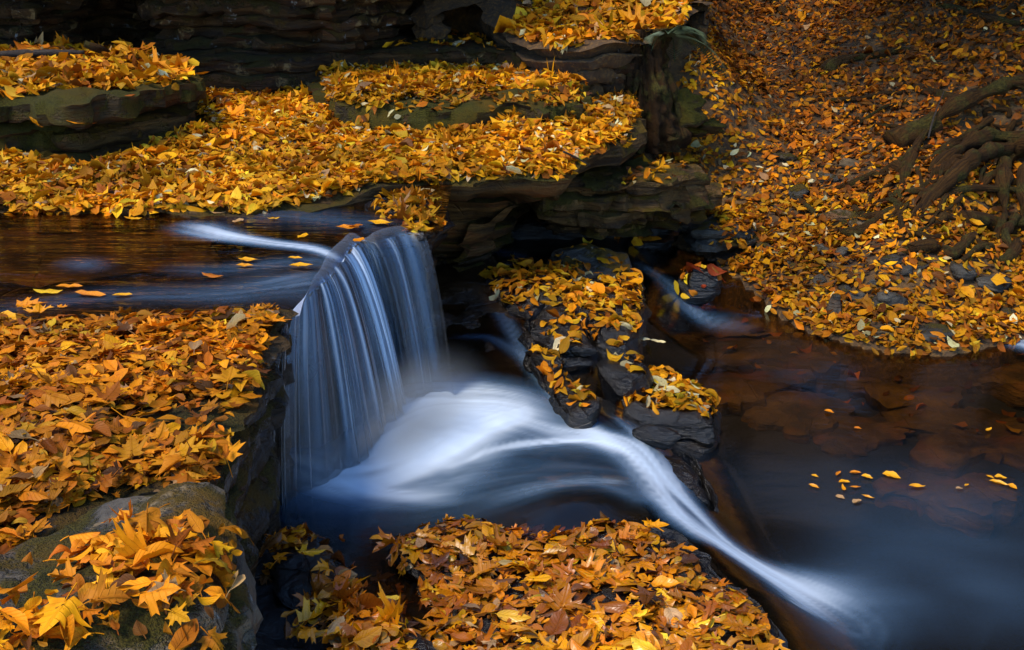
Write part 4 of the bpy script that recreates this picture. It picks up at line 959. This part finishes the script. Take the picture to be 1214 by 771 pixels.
# leaves one can point at: afloat, stuck on rock faces
def lone(label, px, py, z, size, kind, colour, yaw, tilt=.06, c1=.2, c2=.2, group='leaves afloat on the stream', mat='wet_leaf', nrm=(0, 0, 1), name='floating_leaf'):
    p = at(px, py, z)
    if z < .9 and name == 'floating_leaf': p = at(px, py, float(lower_z(np.array([p[0]]), np.array([p[1]]))[0]) + .006)
    W, q, uv = leaf_batch(kind, np.array([p]), np.array([nrm], float), np.array([yaw]), np.array([size]), np.array([tilt]), np.array([yaw * 2.1]), np.array([c1]), np.array([c2]), np.array([.1]))
    me = mesh_np(name, W[0] - p, [q], M[mat], uv=uv, colors=np.tile(np.array(PAL[colour]), (len(W[0]), 1)))
    ob = link(name, me); ob.location = p
    tag(ob, label, 'leaf', group)
zf = ZU + .008
for a in [('greenish yellow leaf floating on the upper pool near the left edge', 57, 346, .09, 'beech', 'yellow', .1), ('orange leaf drifting above the greenish yellow leaf on the upper pool', 82, 340, .08, 'beech', 'orange', .2),
          ('long orange leaf just right of the greenish yellow leaf', 107, 349, .10, 'narrow', 'orange', -.1), ('single golden leaf afloat in the dark middle of the upper pool', 145, 350, .06, 'beech', 'golden', .3),
          ('small orange maple scrap by the raft of leaves on the upper pool', 72, 364, .05, 'maple', 'orange', .6), ('large orange maple leaf of the raft at the left edge of the upper pool', 28, 362, .13, 'maple', 'orange', .4),
          ('amber maple leaf overlapping the raft on the upper pool', 46, 369, .10, 'maple', 'amber', 1.9), ('golden leaf at the left picture edge of the upper pool', 8, 377, .10, 'oval', 'golden', -.2),
          ('golden leaf under the leafy margin on the upper pool, far from the fall', 158, 259, .07, 'beech', 'golden', 0), ('pale brown leaf by the head of the white current', 258, 252, .07, 'beech', 'tan', .2),
          ('tan leaf riding the white current', 283, 262, .06, 'oval', 'tan', 1.2), ('yellow leaf beyond the white current', 324, 259, .05, 'beech', 'golden', .4), ('upright yellow leaf beside a dark pebble near the lip', 360, 280, .06, 'oval', 'golden', 1.4),
          ('tiny golden leaf afloat below the white current', 350, 306, .05, 'beech', 'golden', .1), ('golden leaf nearest the lip below the white current', 357, 315, .08, 'beech', 'golden', .3), ('golden leaf left of its twin in mid pool', 294, 308, .07, 'beech', 'golden', 0),
          ('lower of two golden leaves close together in mid pool', 290, 315, .06, 'beech', 'amber', .1), ('rust streaked leaf in mid pool', 252, 327, .08, 'narrow', 'rust', -.3), ('orange leaf at the brink of the lip', 412, 270, .09, 'beech', 'orange', .1),
          ('golden leaf on the water behind the lip', 451, 264, .10, 'beech', 'golden', .1), ('small orange leaf lodged at the crest of the fall', 426, 285, .06, 'oval', 'orange', 1.2), ('dull orange leaf beside the leaf at the brink', 422, 268, .06, 'oval', 'rust', .6),
          ('amber leaf in shallow water at the ledge margin', 303, 367, .09, 'maple', 'orange', .3)]:
    lone(a[0], a[1], a[2], zf, a[3], a[4], a[5], a[6], group='leaves afloat on the upper pool')
for a in [('orange leaf at the top of the drifting cluster', 1014, 561, 'orange', .0), ('long golden leaf right of the top of the drifting cluster', 1028, 566, 'golden', -.2), ('orange leaf at the upper left of the drifting cluster', 994, 562, 'orange', .7),
          ('golden leaf in the heart of the drifting cluster', 1001, 572, 'golden', .2), ('amber leaf below the heart of the cluster', 1000, 580, 'amber', .9), ('orange leaf at the lower right of the cluster', 1014, 578, 'orange', .1),
          ('tan leaf at the bottom left of the cluster', 996, 589, 'tan', .2), ('pale leaf at the bottom of the cluster', 1016, 596, 'tan', .4), ('golden slanting leaf at the lower right edge of the cluster', 1029, 590, 'golden', -.8), ('small golden leaf up left of the cluster', 966, 564, 'golden', 0),
          ('amber leaf to the left of the cluster', 965, 577, 'amber', -.6), ('single large golden leaf between cluster and right edge', 1057, 564, 'golden', 0), ('small golden leaf right of the single large one', 1087, 578, 'golden', -.2),
          ('tiny tan leaf left of a twin in the dark stream', 1137, 580, 'tan', 0), ('tiny golden leaf right of its twin in the dark stream', 1146, 576, 'golden', .2), ('left one of the group of leaves near the right edge', 1174, 565, 'golden', -.2), ('top right one of the group near the right edge', 1186, 567, 'golden', -.2),
          ('largest one of the group near the right edge', 1184, 573, 'golden', -.5), ('rightmost leaf adrift near the right edge', 1200, 577, 'amber', -.7), ('orange leaf adrift under the far bank', 983, 488, 'orange', 0), ('small orange leaf in the dark water above the cluster', 1017, 508, 'orange', .2),
          ('golden leaf by the sunken slabs at the right', 1172, 511, 'golden', .2)]:
    hs = (a[1] * 37 + a[2] * 17) % 29 / 29.0
    lone(a[0], a[1], a[2], ZS, .066 if 'large' in a[0] else (.030 if 'small' in a[0] or 'tiny' in a[0] else .034 + .022 * hs), ('beech', 'oval', 'narrow')[(a[1] + a[2]) % 3], a[3], a[4] + (hs - .5) * 1.6, c2=.2 + hs * .9, c1=hs - .3)
for a in [('pale leaf lying on the amber shallows left of its twin', 762, 403, 'pale', .2), ('pale leaf lying on the amber shallows right of its twin', 780, 405, 'pale', -.3), ('bright golden leaf on the still brown water by the slab', 495, 679, 'golden', .1), ('orange leaf at the far left of the slab on brown water', 452, 638, 'amber', .3),
          ('yellow leaf in brown water by the gap', 460, 711, 'yellow', .3)]:
    lone(a[0], a[1], a[2], .3 if a[2] < 500 else ZP, .07, 'beech', a[3], a[4])
lone('bright yellow leaf propped on the dark tongue of rock in the left stack', 143, 130, 1.13, .13, 'beech', 'golden', .3, .35, name='propped_leaf', group='leaves stuck on rock')
lone('yellow leaf standing upright on the mossy shelf', 73, 72, 1.32, .09, 'oval', 'golden', 1.4, 1.0, name='upright_leaf', group='leaves stuck on rock')
lone('round orange leaf stuck on the mossy block', 42, 146, 1.18, .075, 'oval', 'amber', .4, .9, name='stuck_leaf', group='leaves stuck on rock')
lone('pale round leaf hanging over the undercut lip', 610, 203, 1.02, .09, 'oval', 'pale', .6, .6, name='pale_leaf', group='leaves stuck on rock', mat='leaf')
lone('orange maple leaf on the dark rock beside the lip', 322, 378, 1.0, .11, 'maple', 'orange', .3, .3, name='maple_leaf', group='leaves stuck on rock')
lone('pale yellow leaf standing on the ledge by the lip', 281, 382, 1.03, .09, 'oval', 'pale', 1.3, .9, name='upright_leaf', group='leaves stuck on rock', mat='leaf')
lone('orange scrap of leaf on the black right edge of the slab', 818, 651, .45, .05, 'oval', 'orange', .3, .2, name='leaf_scrap', group='leaves stuck on rock')
lone('maple leaf cluster piece lying at the dark back right corner of the slab', 772, 624, .47, .11, 'maple', 'amber', .4, .2, name='maple_leaf', group='leaves stuck on rock')
lone('bright yellow maple leaf on the small dark pool rock', 360, 655, .56, .11, 'maple', 'golden', .5, .35, name='maple_leaf', group='leaves stuck on rock')

# ------------------------------------------------------------------ root-bound tree and its neighbours
def on_hill(px, py, lift=0.0):
    p = hit_ground(px, py); return p + np.array([0, -.3, .95]) * lift
def root_line(pts, lift, sc=.52):
    return np.array([on_hill(x, y, l * sc) for (x, y), l in zip(pts, lift)])
def crown(name, c, r, n, cols, seed, size=.16, parent=None, mat='leaf'):
    rs = np.random.default_rng(seed)
    nc = 46
    cl = rs.normal(size=(nc, 3)); cl /= np.linalg.norm(cl, axis=1)[:, None]; cl *= rs.uniform(.35, 1.0, (nc, 1)) ** .6 * np.array(r); cl += np.array(c)
    i = rs.integers(0, nc, n)
    pos = cl[i] + rs.normal(0, .2, (n, 3)) * np.array(r) * .75
    col, _ = pick_colours(rs, n, cols)
    W, q, uv = leaf_batch('oval_far', pos, rs.normal(size=(n, 3)) * .6 + np.array([0, 0, 1.]), rs.uniform(0, 6.28, n), np.full(n, size) * rs.uniform(.6, 1.4, n), rs.uniform(0, .9, n), rs.uniform(0, 6.28, n), rs.normal(0, .5, n), rs.normal(0, .5, n), rs.normal(0, .3, n))
    return build_leaf_mesh(name, [('oval_far', W, col)], M[mat])
PAL['green'] = (.05, .065, .012); PAL['dark_green'] = (.025, .04, .012); PAL['olive'] = (.14, .12, .015)
EVER = dict(green=.5, dark_green=.4, olive=.1); AUT = dict(golden=.3, orange=.3, amber=.2, olive=.2)
def tree(label, x, y, r, h, lean, cz, cr, cols, seed, name='tree', roots=None, crown_n=2600, bark='dark_bark'):
    z0 = float(ground_z(np.array([x]), np.array([y]))[0]) - .1
    rt = empty(name, (x, y, z0)); tag(rt, label, 'tree', 'trees on the slope above the stream')
    rs = np.random.default_rng(seed)
    P = [(x, y, z0), (x + lean * .08, y, z0 + .25), (x + lean * .3, y + .05, z0 + h * .3), (x + lean * .6, y, z0 + h * .65), (x + lean, y, z0 + h)]
    part('trunk', tube_mesh('trunk', bark, P, [r * 1.9, r * 1.15, r, r * .7, r * .25], n=60, seg=18, seed=seed, rough=.1), rt)
    for k in range(7):
        f = rs.uniform(.4, .92); a = rs.uniform(0, 6.28); b0 = np.array([x + lean * f, y, z0 + h * f]); l = rs.uniform(.8, 1.6)
        part('limb', tube_mesh('limb', bark, [b0, b0 + np.array([math.cos(a) * l * .5, math.sin(a) * l * .5, .15]), b0 + np.array([math.cos(a) * l, math.sin(a) * l, .45])], [r * .3, r * .2, r * .06], n=14, seg=7, seed=seed + k), rt)
    part('crown', crown('crown', (x + lean, y, z0 + cz), cr, crown_n, cols, seed + 3, size=.2), rt)  # unseen crown, its height and lean set for shade and reflections
    for L in (roots or []):
        part('root', tube_mesh('root', 'root_bark', L[0], L[1], n=L[2] if len(L) > 2 else 44, seg=14, seed=len(L[0]) * 7 + int(L[0][0][0] * 100), rough=.34), rt)
    return rt
RT = []
def rl(pts, lift, rad): RT.append((root_line(pts, lift), [r_ * .52 for r_ in rad]))
rl([(1330, 120), (1240, 132), (1200, 134), (1160, 140), (1122, 152), (1098, 168), (1084, 186), (1075, 206), (1066, 236), (1060, 256)], [.30, .34, .36, .34, .26, .18, .12, .09, .06, .0], [.12, .11, .10, .085, .07, .055, .058, .06, .05, .035])
rl([(1330, 150), (1240, 180), (1205, 184), (1165, 178), (1130, 190), (1104, 206), (1085, 222)], [.3, .26, .22, .18, .10, .04, -.02], [.1, .085, .075, .07, .06, .045, .025])
rl([(1330, 190), (1240, 196), (1190, 196), (1150, 206), (1122, 224), (1100, 240), (1085, 262)], [.25, .24, .22, .18, .12, .06, -.01], [.1, .085, .08, .078, .075, .055, .03])
rl([(1330, 262), (1260, 258), (1214, 246), (1170, 236), (1130, 234), (1105, 240)], [.16, .18, .18, .14, .07, .0], [.06, .055, .045, .038, .032, .02])
rl([(1215, 196), (1192, 206), (1184, 230), (1188, 258), (1180, 290)], [.22, .20, .18, .12, .0], [.06, .065, .06, .05, .035])
rl([(1330, 275), (1240, 276), (1190, 276), (1160, 268), (1150, 262)], [.14, .14, .12, .08, .03], [.05, .045, .04, .04, .03])
rl([(1082, 188), (1066, 208), (1046, 220), (1022, 222), (1008, 216)], [.12, .08, .05, .03, .0], [.05, .045, .036, .03, .012])
rl([(1052, 236), (1062, 254), (1067, 272), (1070, 286)], [.08, .08, .06, .0], [.022, .025, .022, .014])
rl([(1200, 270), (1188, 290), (1196, 306), (1180, 322)], [.12, .12, .06, .0], [.04, .035, .028, .015])
rl([(1095, 166), (1060, 158), (1030, 150), (1000, 142), (975, 140)], [.14, .08, .05, .04, .0], [.04, .03, .028, .024, .01])
rl([(1085, 210), (1092, 232), (1088, 252), (1100, 270)], [.1, .08, .05, .0], [.03, .028, .022, .012])
rl([(1214, 215), (1205, 240), (1212, 262), (1200, 285)], [.2, .2, .15, .0], [.05, .045, .04, .03])
rl([(1120, 240), (1112, 254), (1122, 268), (1110, 282)], [.08, .07, .04, .0], [.03, .026, .02, .012])
rl([(1150, 285), (1168, 300), (1176, 312), (1190, 318)], [.05, .06, .04, .0], [.028, .024, .018, .01])
rl([(1060, 285), (1080, 280), (1105, 286), (1130, 280), (1150, 290)], [.0, .04, .04, .04, .0], [.012, .02, .02, .022, .016])
rl([(1170, 160), (1150, 172), (1120, 182), (1100, 198)], [.2, .16, .1, .02], [.045, .04, .035, .02])
rsr = np.random.default_rng(99)
for k in range(38):
    r__ = rsr.uniform(.012, .045); x0, y0 = rsr.uniform(1040, 1230), rsr.uniform(125, 305); pts_ = [(x0, y0)]
    for j in range(4):
        pts_.append((pts_[-1][0] - rsr.uniform(0, 26), pts_[-1][1] + rsr.uniform(-7, 15)))
    rl(pts_, [.06, .09, .08, .05, .0], [r__ * f_ for f_ in (.8, 1, .95, .8, .4)])
tree('mossy tree at the right edge whose bare twisted roots grip the bank', 3.7, 6.7, .26, 6.0, -1.5, 3.6, (1.9, 1.5, .9), EVER, 400, roots=RT, crown_n=3000)  # crown out of view, leaned over the slope to shade it
tree('mossy trunk in the shade at the upper right corner', 3.4, 8.75, .15, 7.5, -.3, 3.8, (1.7, 1.6, 1.0), EVER, 410)
tree('slender dark trunk on the slope above the fern', 2.2, 9.5, .09, 6.5, -.4, 3.0, (1.4, 1.3, 1.0), EVER, 420)
tree('leaning dark trunk at the top of the leafy slope', 2.95, 9.6, .11, 7.0, 2.0, 3.5, (1.7, 1.6, 1.4), EVER, 430)
tree('tree standing above the dark rock wall', -2.4, 9.8, .18, 8, .2, 3.4, (2.6, 1.8, 1.7), AUT, 440)
tree('tree behind the leafy shelf at the top of the wall', .2, 10.6, .16, 8, -.2, 3.6, (2.2, 1.8, 1.8), AUT, 450)
tree('tree above the left end of the rock wall', -5.2, 9.4, .18, 8, .2, 3.4, (2.4, 1.8, 1.8), AUT, 460)
tree('dense hemlock shading the roots on the right bank', 4.9, 7.7, .17, 6.5, -1.7, 3.2, (1.9, 1.6, 1.0), EVER, 480, crown_n=3200)  # added out of view to darken the upper slope
tree('tree further up the right bank', 6.2, 8.6, .2, 8, -.2, 4.8, (2.4, 2.0, 1.8), EVER, 470)
def lump(name, label, cat, mat, P, rad, root=None, **k):
    ob = link(name, tube_mesh(name, mat, P, rad, **k)); tag(ob, label, cat); return ob
# broken log chunk, fallen branches, twigs
lump('log_chunk', 'broken end of a grey-brown log under the arching root', 'log', 'root_bark', root_line([(1058, 178), (1080, 168), (1108, 158)], [.07, .1, .12]), [.075, .08, .07], n=30, seg=16, rough=.15)
lump('log_chunk', 'pale split block of wood by the lower roots', 'log', 'root_bark', root_line([(1140, 266), (1160, 272), (1186, 282)], [.07, .08, .08]), [.05, .06, .05], n=20, seg=12, rough=.15)
lump('fallen_branch', 'dark fallen branch with a stubby broken end on the upper slope', 'branch', 'dark_bark', root_line([(978, 92), (990, 82), (1020, 74), (1060, 66), (1085, 62)], [.05, .07, .06, .05, .02]), [.055, .045, .034, .028, .014], n=40, seg=10)
for (lb, pts, r_) in [('long mossy branch lying across the slope above the roots', [(985, 122), (1020, 120), (1050, 114), (1078, 114)], .02), ('dark branch slanting across the upper right corner', [(1110, 8), (1150, 20), (1190, 30), (1240, 36)], .03),
                      ('steep dark branch crossing at the top right corner', [(1180, 30), (1200, 12), (1225, -10)], .03), ('curved branch above the roots near the right edge', [(1130, 60), (1160, 68), (1190, 82), (1225, 100)], .018),
                      ('mossy branch buried in leaves above the roots', [(1085, 108), (1110, 116), (1140, 124), (1170, 128)], .035), ('thin stick on the slope left of the roots', [(990, 140), (1003, 128), (1015, 118)], .010),
                      ('thin forked stick lying on leaves at the right edge', [(1160, 90), (1180, 96), (1214, 112)], .011), ('slanting stick at the top of the slope', [(905, -8), (925, 14), (942, 28)], .035),
                      ('dark stick near the middle of the slope', [(940, 42), (940, 58), (943, 70)], .012), ('stick lying below the log chunk', [(1040, 205), (1070, 212), (1095, 200)], .012),
                      ('stick beside the long brown stone', [(1012, 250), (1026, 262), (1036, 274)], .022), ('dark stick behind the square stone', [(948, 242), (962, 254), (975, 264)], .022)]:
    n_ = len(pts); lump('stick', lb, 'stick', 'dark_bark' if r_ > .012 else 'twig', root_line(pts, [.02 + r_ * .8] * n_), [r_, *[r_ * .85] * (n_ - 2), r_ * .4], n=30, seg=8)
lump('dead_twig', 'thin grey dead twig standing among the roots', 'twig', 'twig', [on_hill(1094, 190, .14), on_hill(1100, 168, .16), on_hill(1110, 145, .2)], [.006, .005, .003], n=14, seg=6)
lump('dead_stick', 'pale weathered stick lying on the mossy shelf', 'stick', 'twig', ats([(-20, 66), (40, 63), (100, 62)], 1.35), [.014, .016, .010], n=24, seg=8)
lump('dead_stick', 'short brown stick leaning on the mossy shelf below the hollow', 'stick', 'root_bark', ats([(100, 52, 1.40), (118, 58, 1.37), (134, 64, 1.33)], 1.35), [.018, .02, .012], n=24, seg=8)
lump('bare_twig', 'bare grey forked twig hanging below the leafy shelf', 'twig', 'twig', ats([(705, 82, 1.2), (720, 78, 1.22), (728, 72, 1.26), (738, 50, 1.36)], 1.2), [.004, .006, .008, .008], n=24, seg=6)
lump('bare_twig', 'thin twig poking out over the undercut lip', 'twig', 'twig', ats([(668, 180, 1.06), (685, 188, 1.02), (700, 197, .98)], 1.0), [.006, .005, .003], n=14, seg=6)
# rotten stump with moss feet
sp_ = at(765, 92, 1.15)
st_ = empty('tree_stump', (sp_[0], sp_[1] + .1, .9)); tag(st_, 'crumbling reddish-brown stump holding up the leafy shelf beside the fern', 'stump')
bx, by = sp_[0], sp_[1] - .06
part('stump_body', tube_mesh('stump_body', 'rotten_wood', [(bx, by, .75), (bx, by, .95), (bx - .01, by + .02, 1.15), (bx - .02, by + .05, 1.42)], [.15, .12, .10, .12], n=70, seg=72, seed=5, rough=.42, flute=.8), st_)
for k, (dx, dy, l) in enumerate([(-.07, -.06, .3), (.10, -.08, .3), (.15, -.02, .3)]):
    part('root', tube_mesh('root', 'dark_bark', [(bx + dx * .6, by + dy * .5, 1.2), (bx + dx, by + dy, 1.08), (bx + dx * 1.2, by + dy * 1.1, .95), (bx + dx * 1.5, by + dy * 1.4, .82)], [.02, .03, .034, .03], n=40, seg=14, seed=k, rough=.45), st_)
stone('mossy_lump', 'moss-covered lump of earth and roots at the foot of the stump', 'mossy_rock', (bx + .22, by + .02, .98), (.13, .09, .10), 61, noise=.55)
stone('mossy_lump', 'smaller mossy lump right of the stump foot, above the step slabs', 'mossy_rock', (bx + .36, by + .1, .86), (.12, .09, .06), 62, noise=.55)
# fern
def frond(P0, P1, sag, n=16, w=.09):
    P0, P1 = np.array(P0), np.array(P1); t = np.linspace(0, 1, 40)[:, None]
    C = P0 + (P1 - P0) * t + np.array([0, 0, 1.0]) * sag * 4 * t * (1 - t)
    V, F, o = [], [], 0
    d = (P1 - P0); d /= np.linalg.norm(d); s = np.cross(d, [0, 0, 1.0]); s /= np.linalg.norm(s)
    for i in range(2, 40):
        tt = i / 39; l = w * math.sin(math.pi * min(1, tt * .9 + .12)) ** .8; b = .34 * np.linalg.norm(P1 - P0) / 39 * 1.2
        for sg in (-1, 1):
            b0 = C[i]; tip = b0 + s * sg * l + d * l * .35 - np.array([0, 0, .25 * l])
            V += [b0 - d * b, b0 + d * b, (b0 + tip) / 2 + d * b * 1.1 + np.array([0, 0, .004]), tip, (b0 + tip) / 2 - d * b * .9]
            F.append([o, o + 1, o + 2, o + 3, o + 4]); o += 5
    for i in range(39):
        a, b_ = C[i], C[i + 1]
        V += [a - s * .003, a + s * .003, b_ + s * .003, b_ - s * .003]; F.append([o, o + 1, o + 2, o + 3, ]); o += 4
    V = np.array(V); f5 = np.array([f for f in F if len(f) == 5]); f4 = np.array([f for f in F if len(f) == 4])
    return mesh_np('frond', V, [f5, f4], M['fern'])
m, nt, out = newmat('fern'); N = NT(nt)
b = N.n('ShaderNodeBsdfPrincipled'); geo = N.n('ShaderNodeNewGeometry')
N.l(N.mix(N.rng(N.noise(geo.outputs['Position'], 14, 3), .3, .7), (.028, .045, .018), (.075, .10, .045)), b.inputs['Base Color']); b.inputs['Roughness'].default_value = .55; N.l(b.outputs[0], out.inputs[0]); M['fern'] = m
fb = at(792, 40, 1.42)
fr_ = empty('fern', tuple(fb)); tag(fr_, 'green fern drooping from the leafy shelf beside the stump', 'fern')
for (px, py, z, sag) in [(868, 106, 1.08, .1), (836, 62, 1.28, .09), (800, 74, 1.22, .08), (846, 88, 1.16, .12), (772, 62, 1.3, .06)]:
    part('frond', frond(fb, at(px, py, z), sag), fr_)
ff = on_hill(1150, 22, .1)
fr_ = empty('fern', tuple(ff)); tag(fr_, 'dim fern in the shade at the top right corner', 'fern')
for (dx, dy, dz) in [(-.35, -.2, .1), (.3, -.25, .08), (-.1, -.4, .12), (.1, .2, .3), (-.3, .1, .2)]:
    part('frond', frond(ff, ff + np.array([dx, dy, dz]), .1, w=.08), fr_)

# ------------------------------------------------------------------ light, sky, camera
SUN_EL, SUN_AZ = R(58), R(-128)        # azimuth from +Y towards +X
w = bpy.data.worlds.new('World'); SC.world = w; w.use_nodes = True
nt = w.node_tree; nt.nodes.clear(); N = NT(nt)
sky = N.n('ShaderNodeTexSky', sky_type='NISHITA'); sky.sun_disc = False; sky.sun_elevation = SUN_EL; sky.sun_rotation = SUN_AZ; sky.ozone_density = 8.0; sky.dust_density = .05
bg = N.n('ShaderNodeBackground'); bg.inputs[1].default_value = .13
wo = N.n('ShaderNodeOutputWorld'); N.l(sky.outputs[0], bg.inputs[0]); N.l(bg.outputs[0], wo.inputs[0])
sl = bpy.data.lights.new('sun', 'SUN'); sl.energy = 1.4; sl.angle = R(22); sl.color = (1.0, .9, .72)
so = bpy.data.objects.new('sun', sl); COL.objects.link(so)
dv = Vector((math.cos(SUN_EL) * math.sin(SUN_AZ), math.cos(SUN_EL) * math.cos(SUN_AZ), math.sin(SUN_EL)))
so.rotation_euler = dv.to_track_quat('Z', 'Y').to_euler(); so.location = (4, 4, 12)
cd = bpy.data.cameras.new('camera'); co_ = bpy.data.objects.new('camera', cd); COL.objects.link(co_)
co_.location = (0, 0, HC); co_.rotation_euler = (R(90) - PITCH, 0, 0)
cd.sensor_width = 36; cd.lens = 36 * FPX / 1214; cd.clip_end = 300; cd.clip_start = .05
SC.camera = co_
SC.view_settings.view_transform = 'Standard'; SC.view_settings.look = 'None'; SC.view_settings.exposure = 1.75; SC.view_settings.gamma = 1
SC.cycles.use_denoising = True
SC.cycles.max_bounces = 8; SC.cycles.transparent_max_bounces = 12; SC.cycles.diffuse_bounces = 3; SC.cycles.glossy_bounces = 4
SC.render.use_persistent_data = False
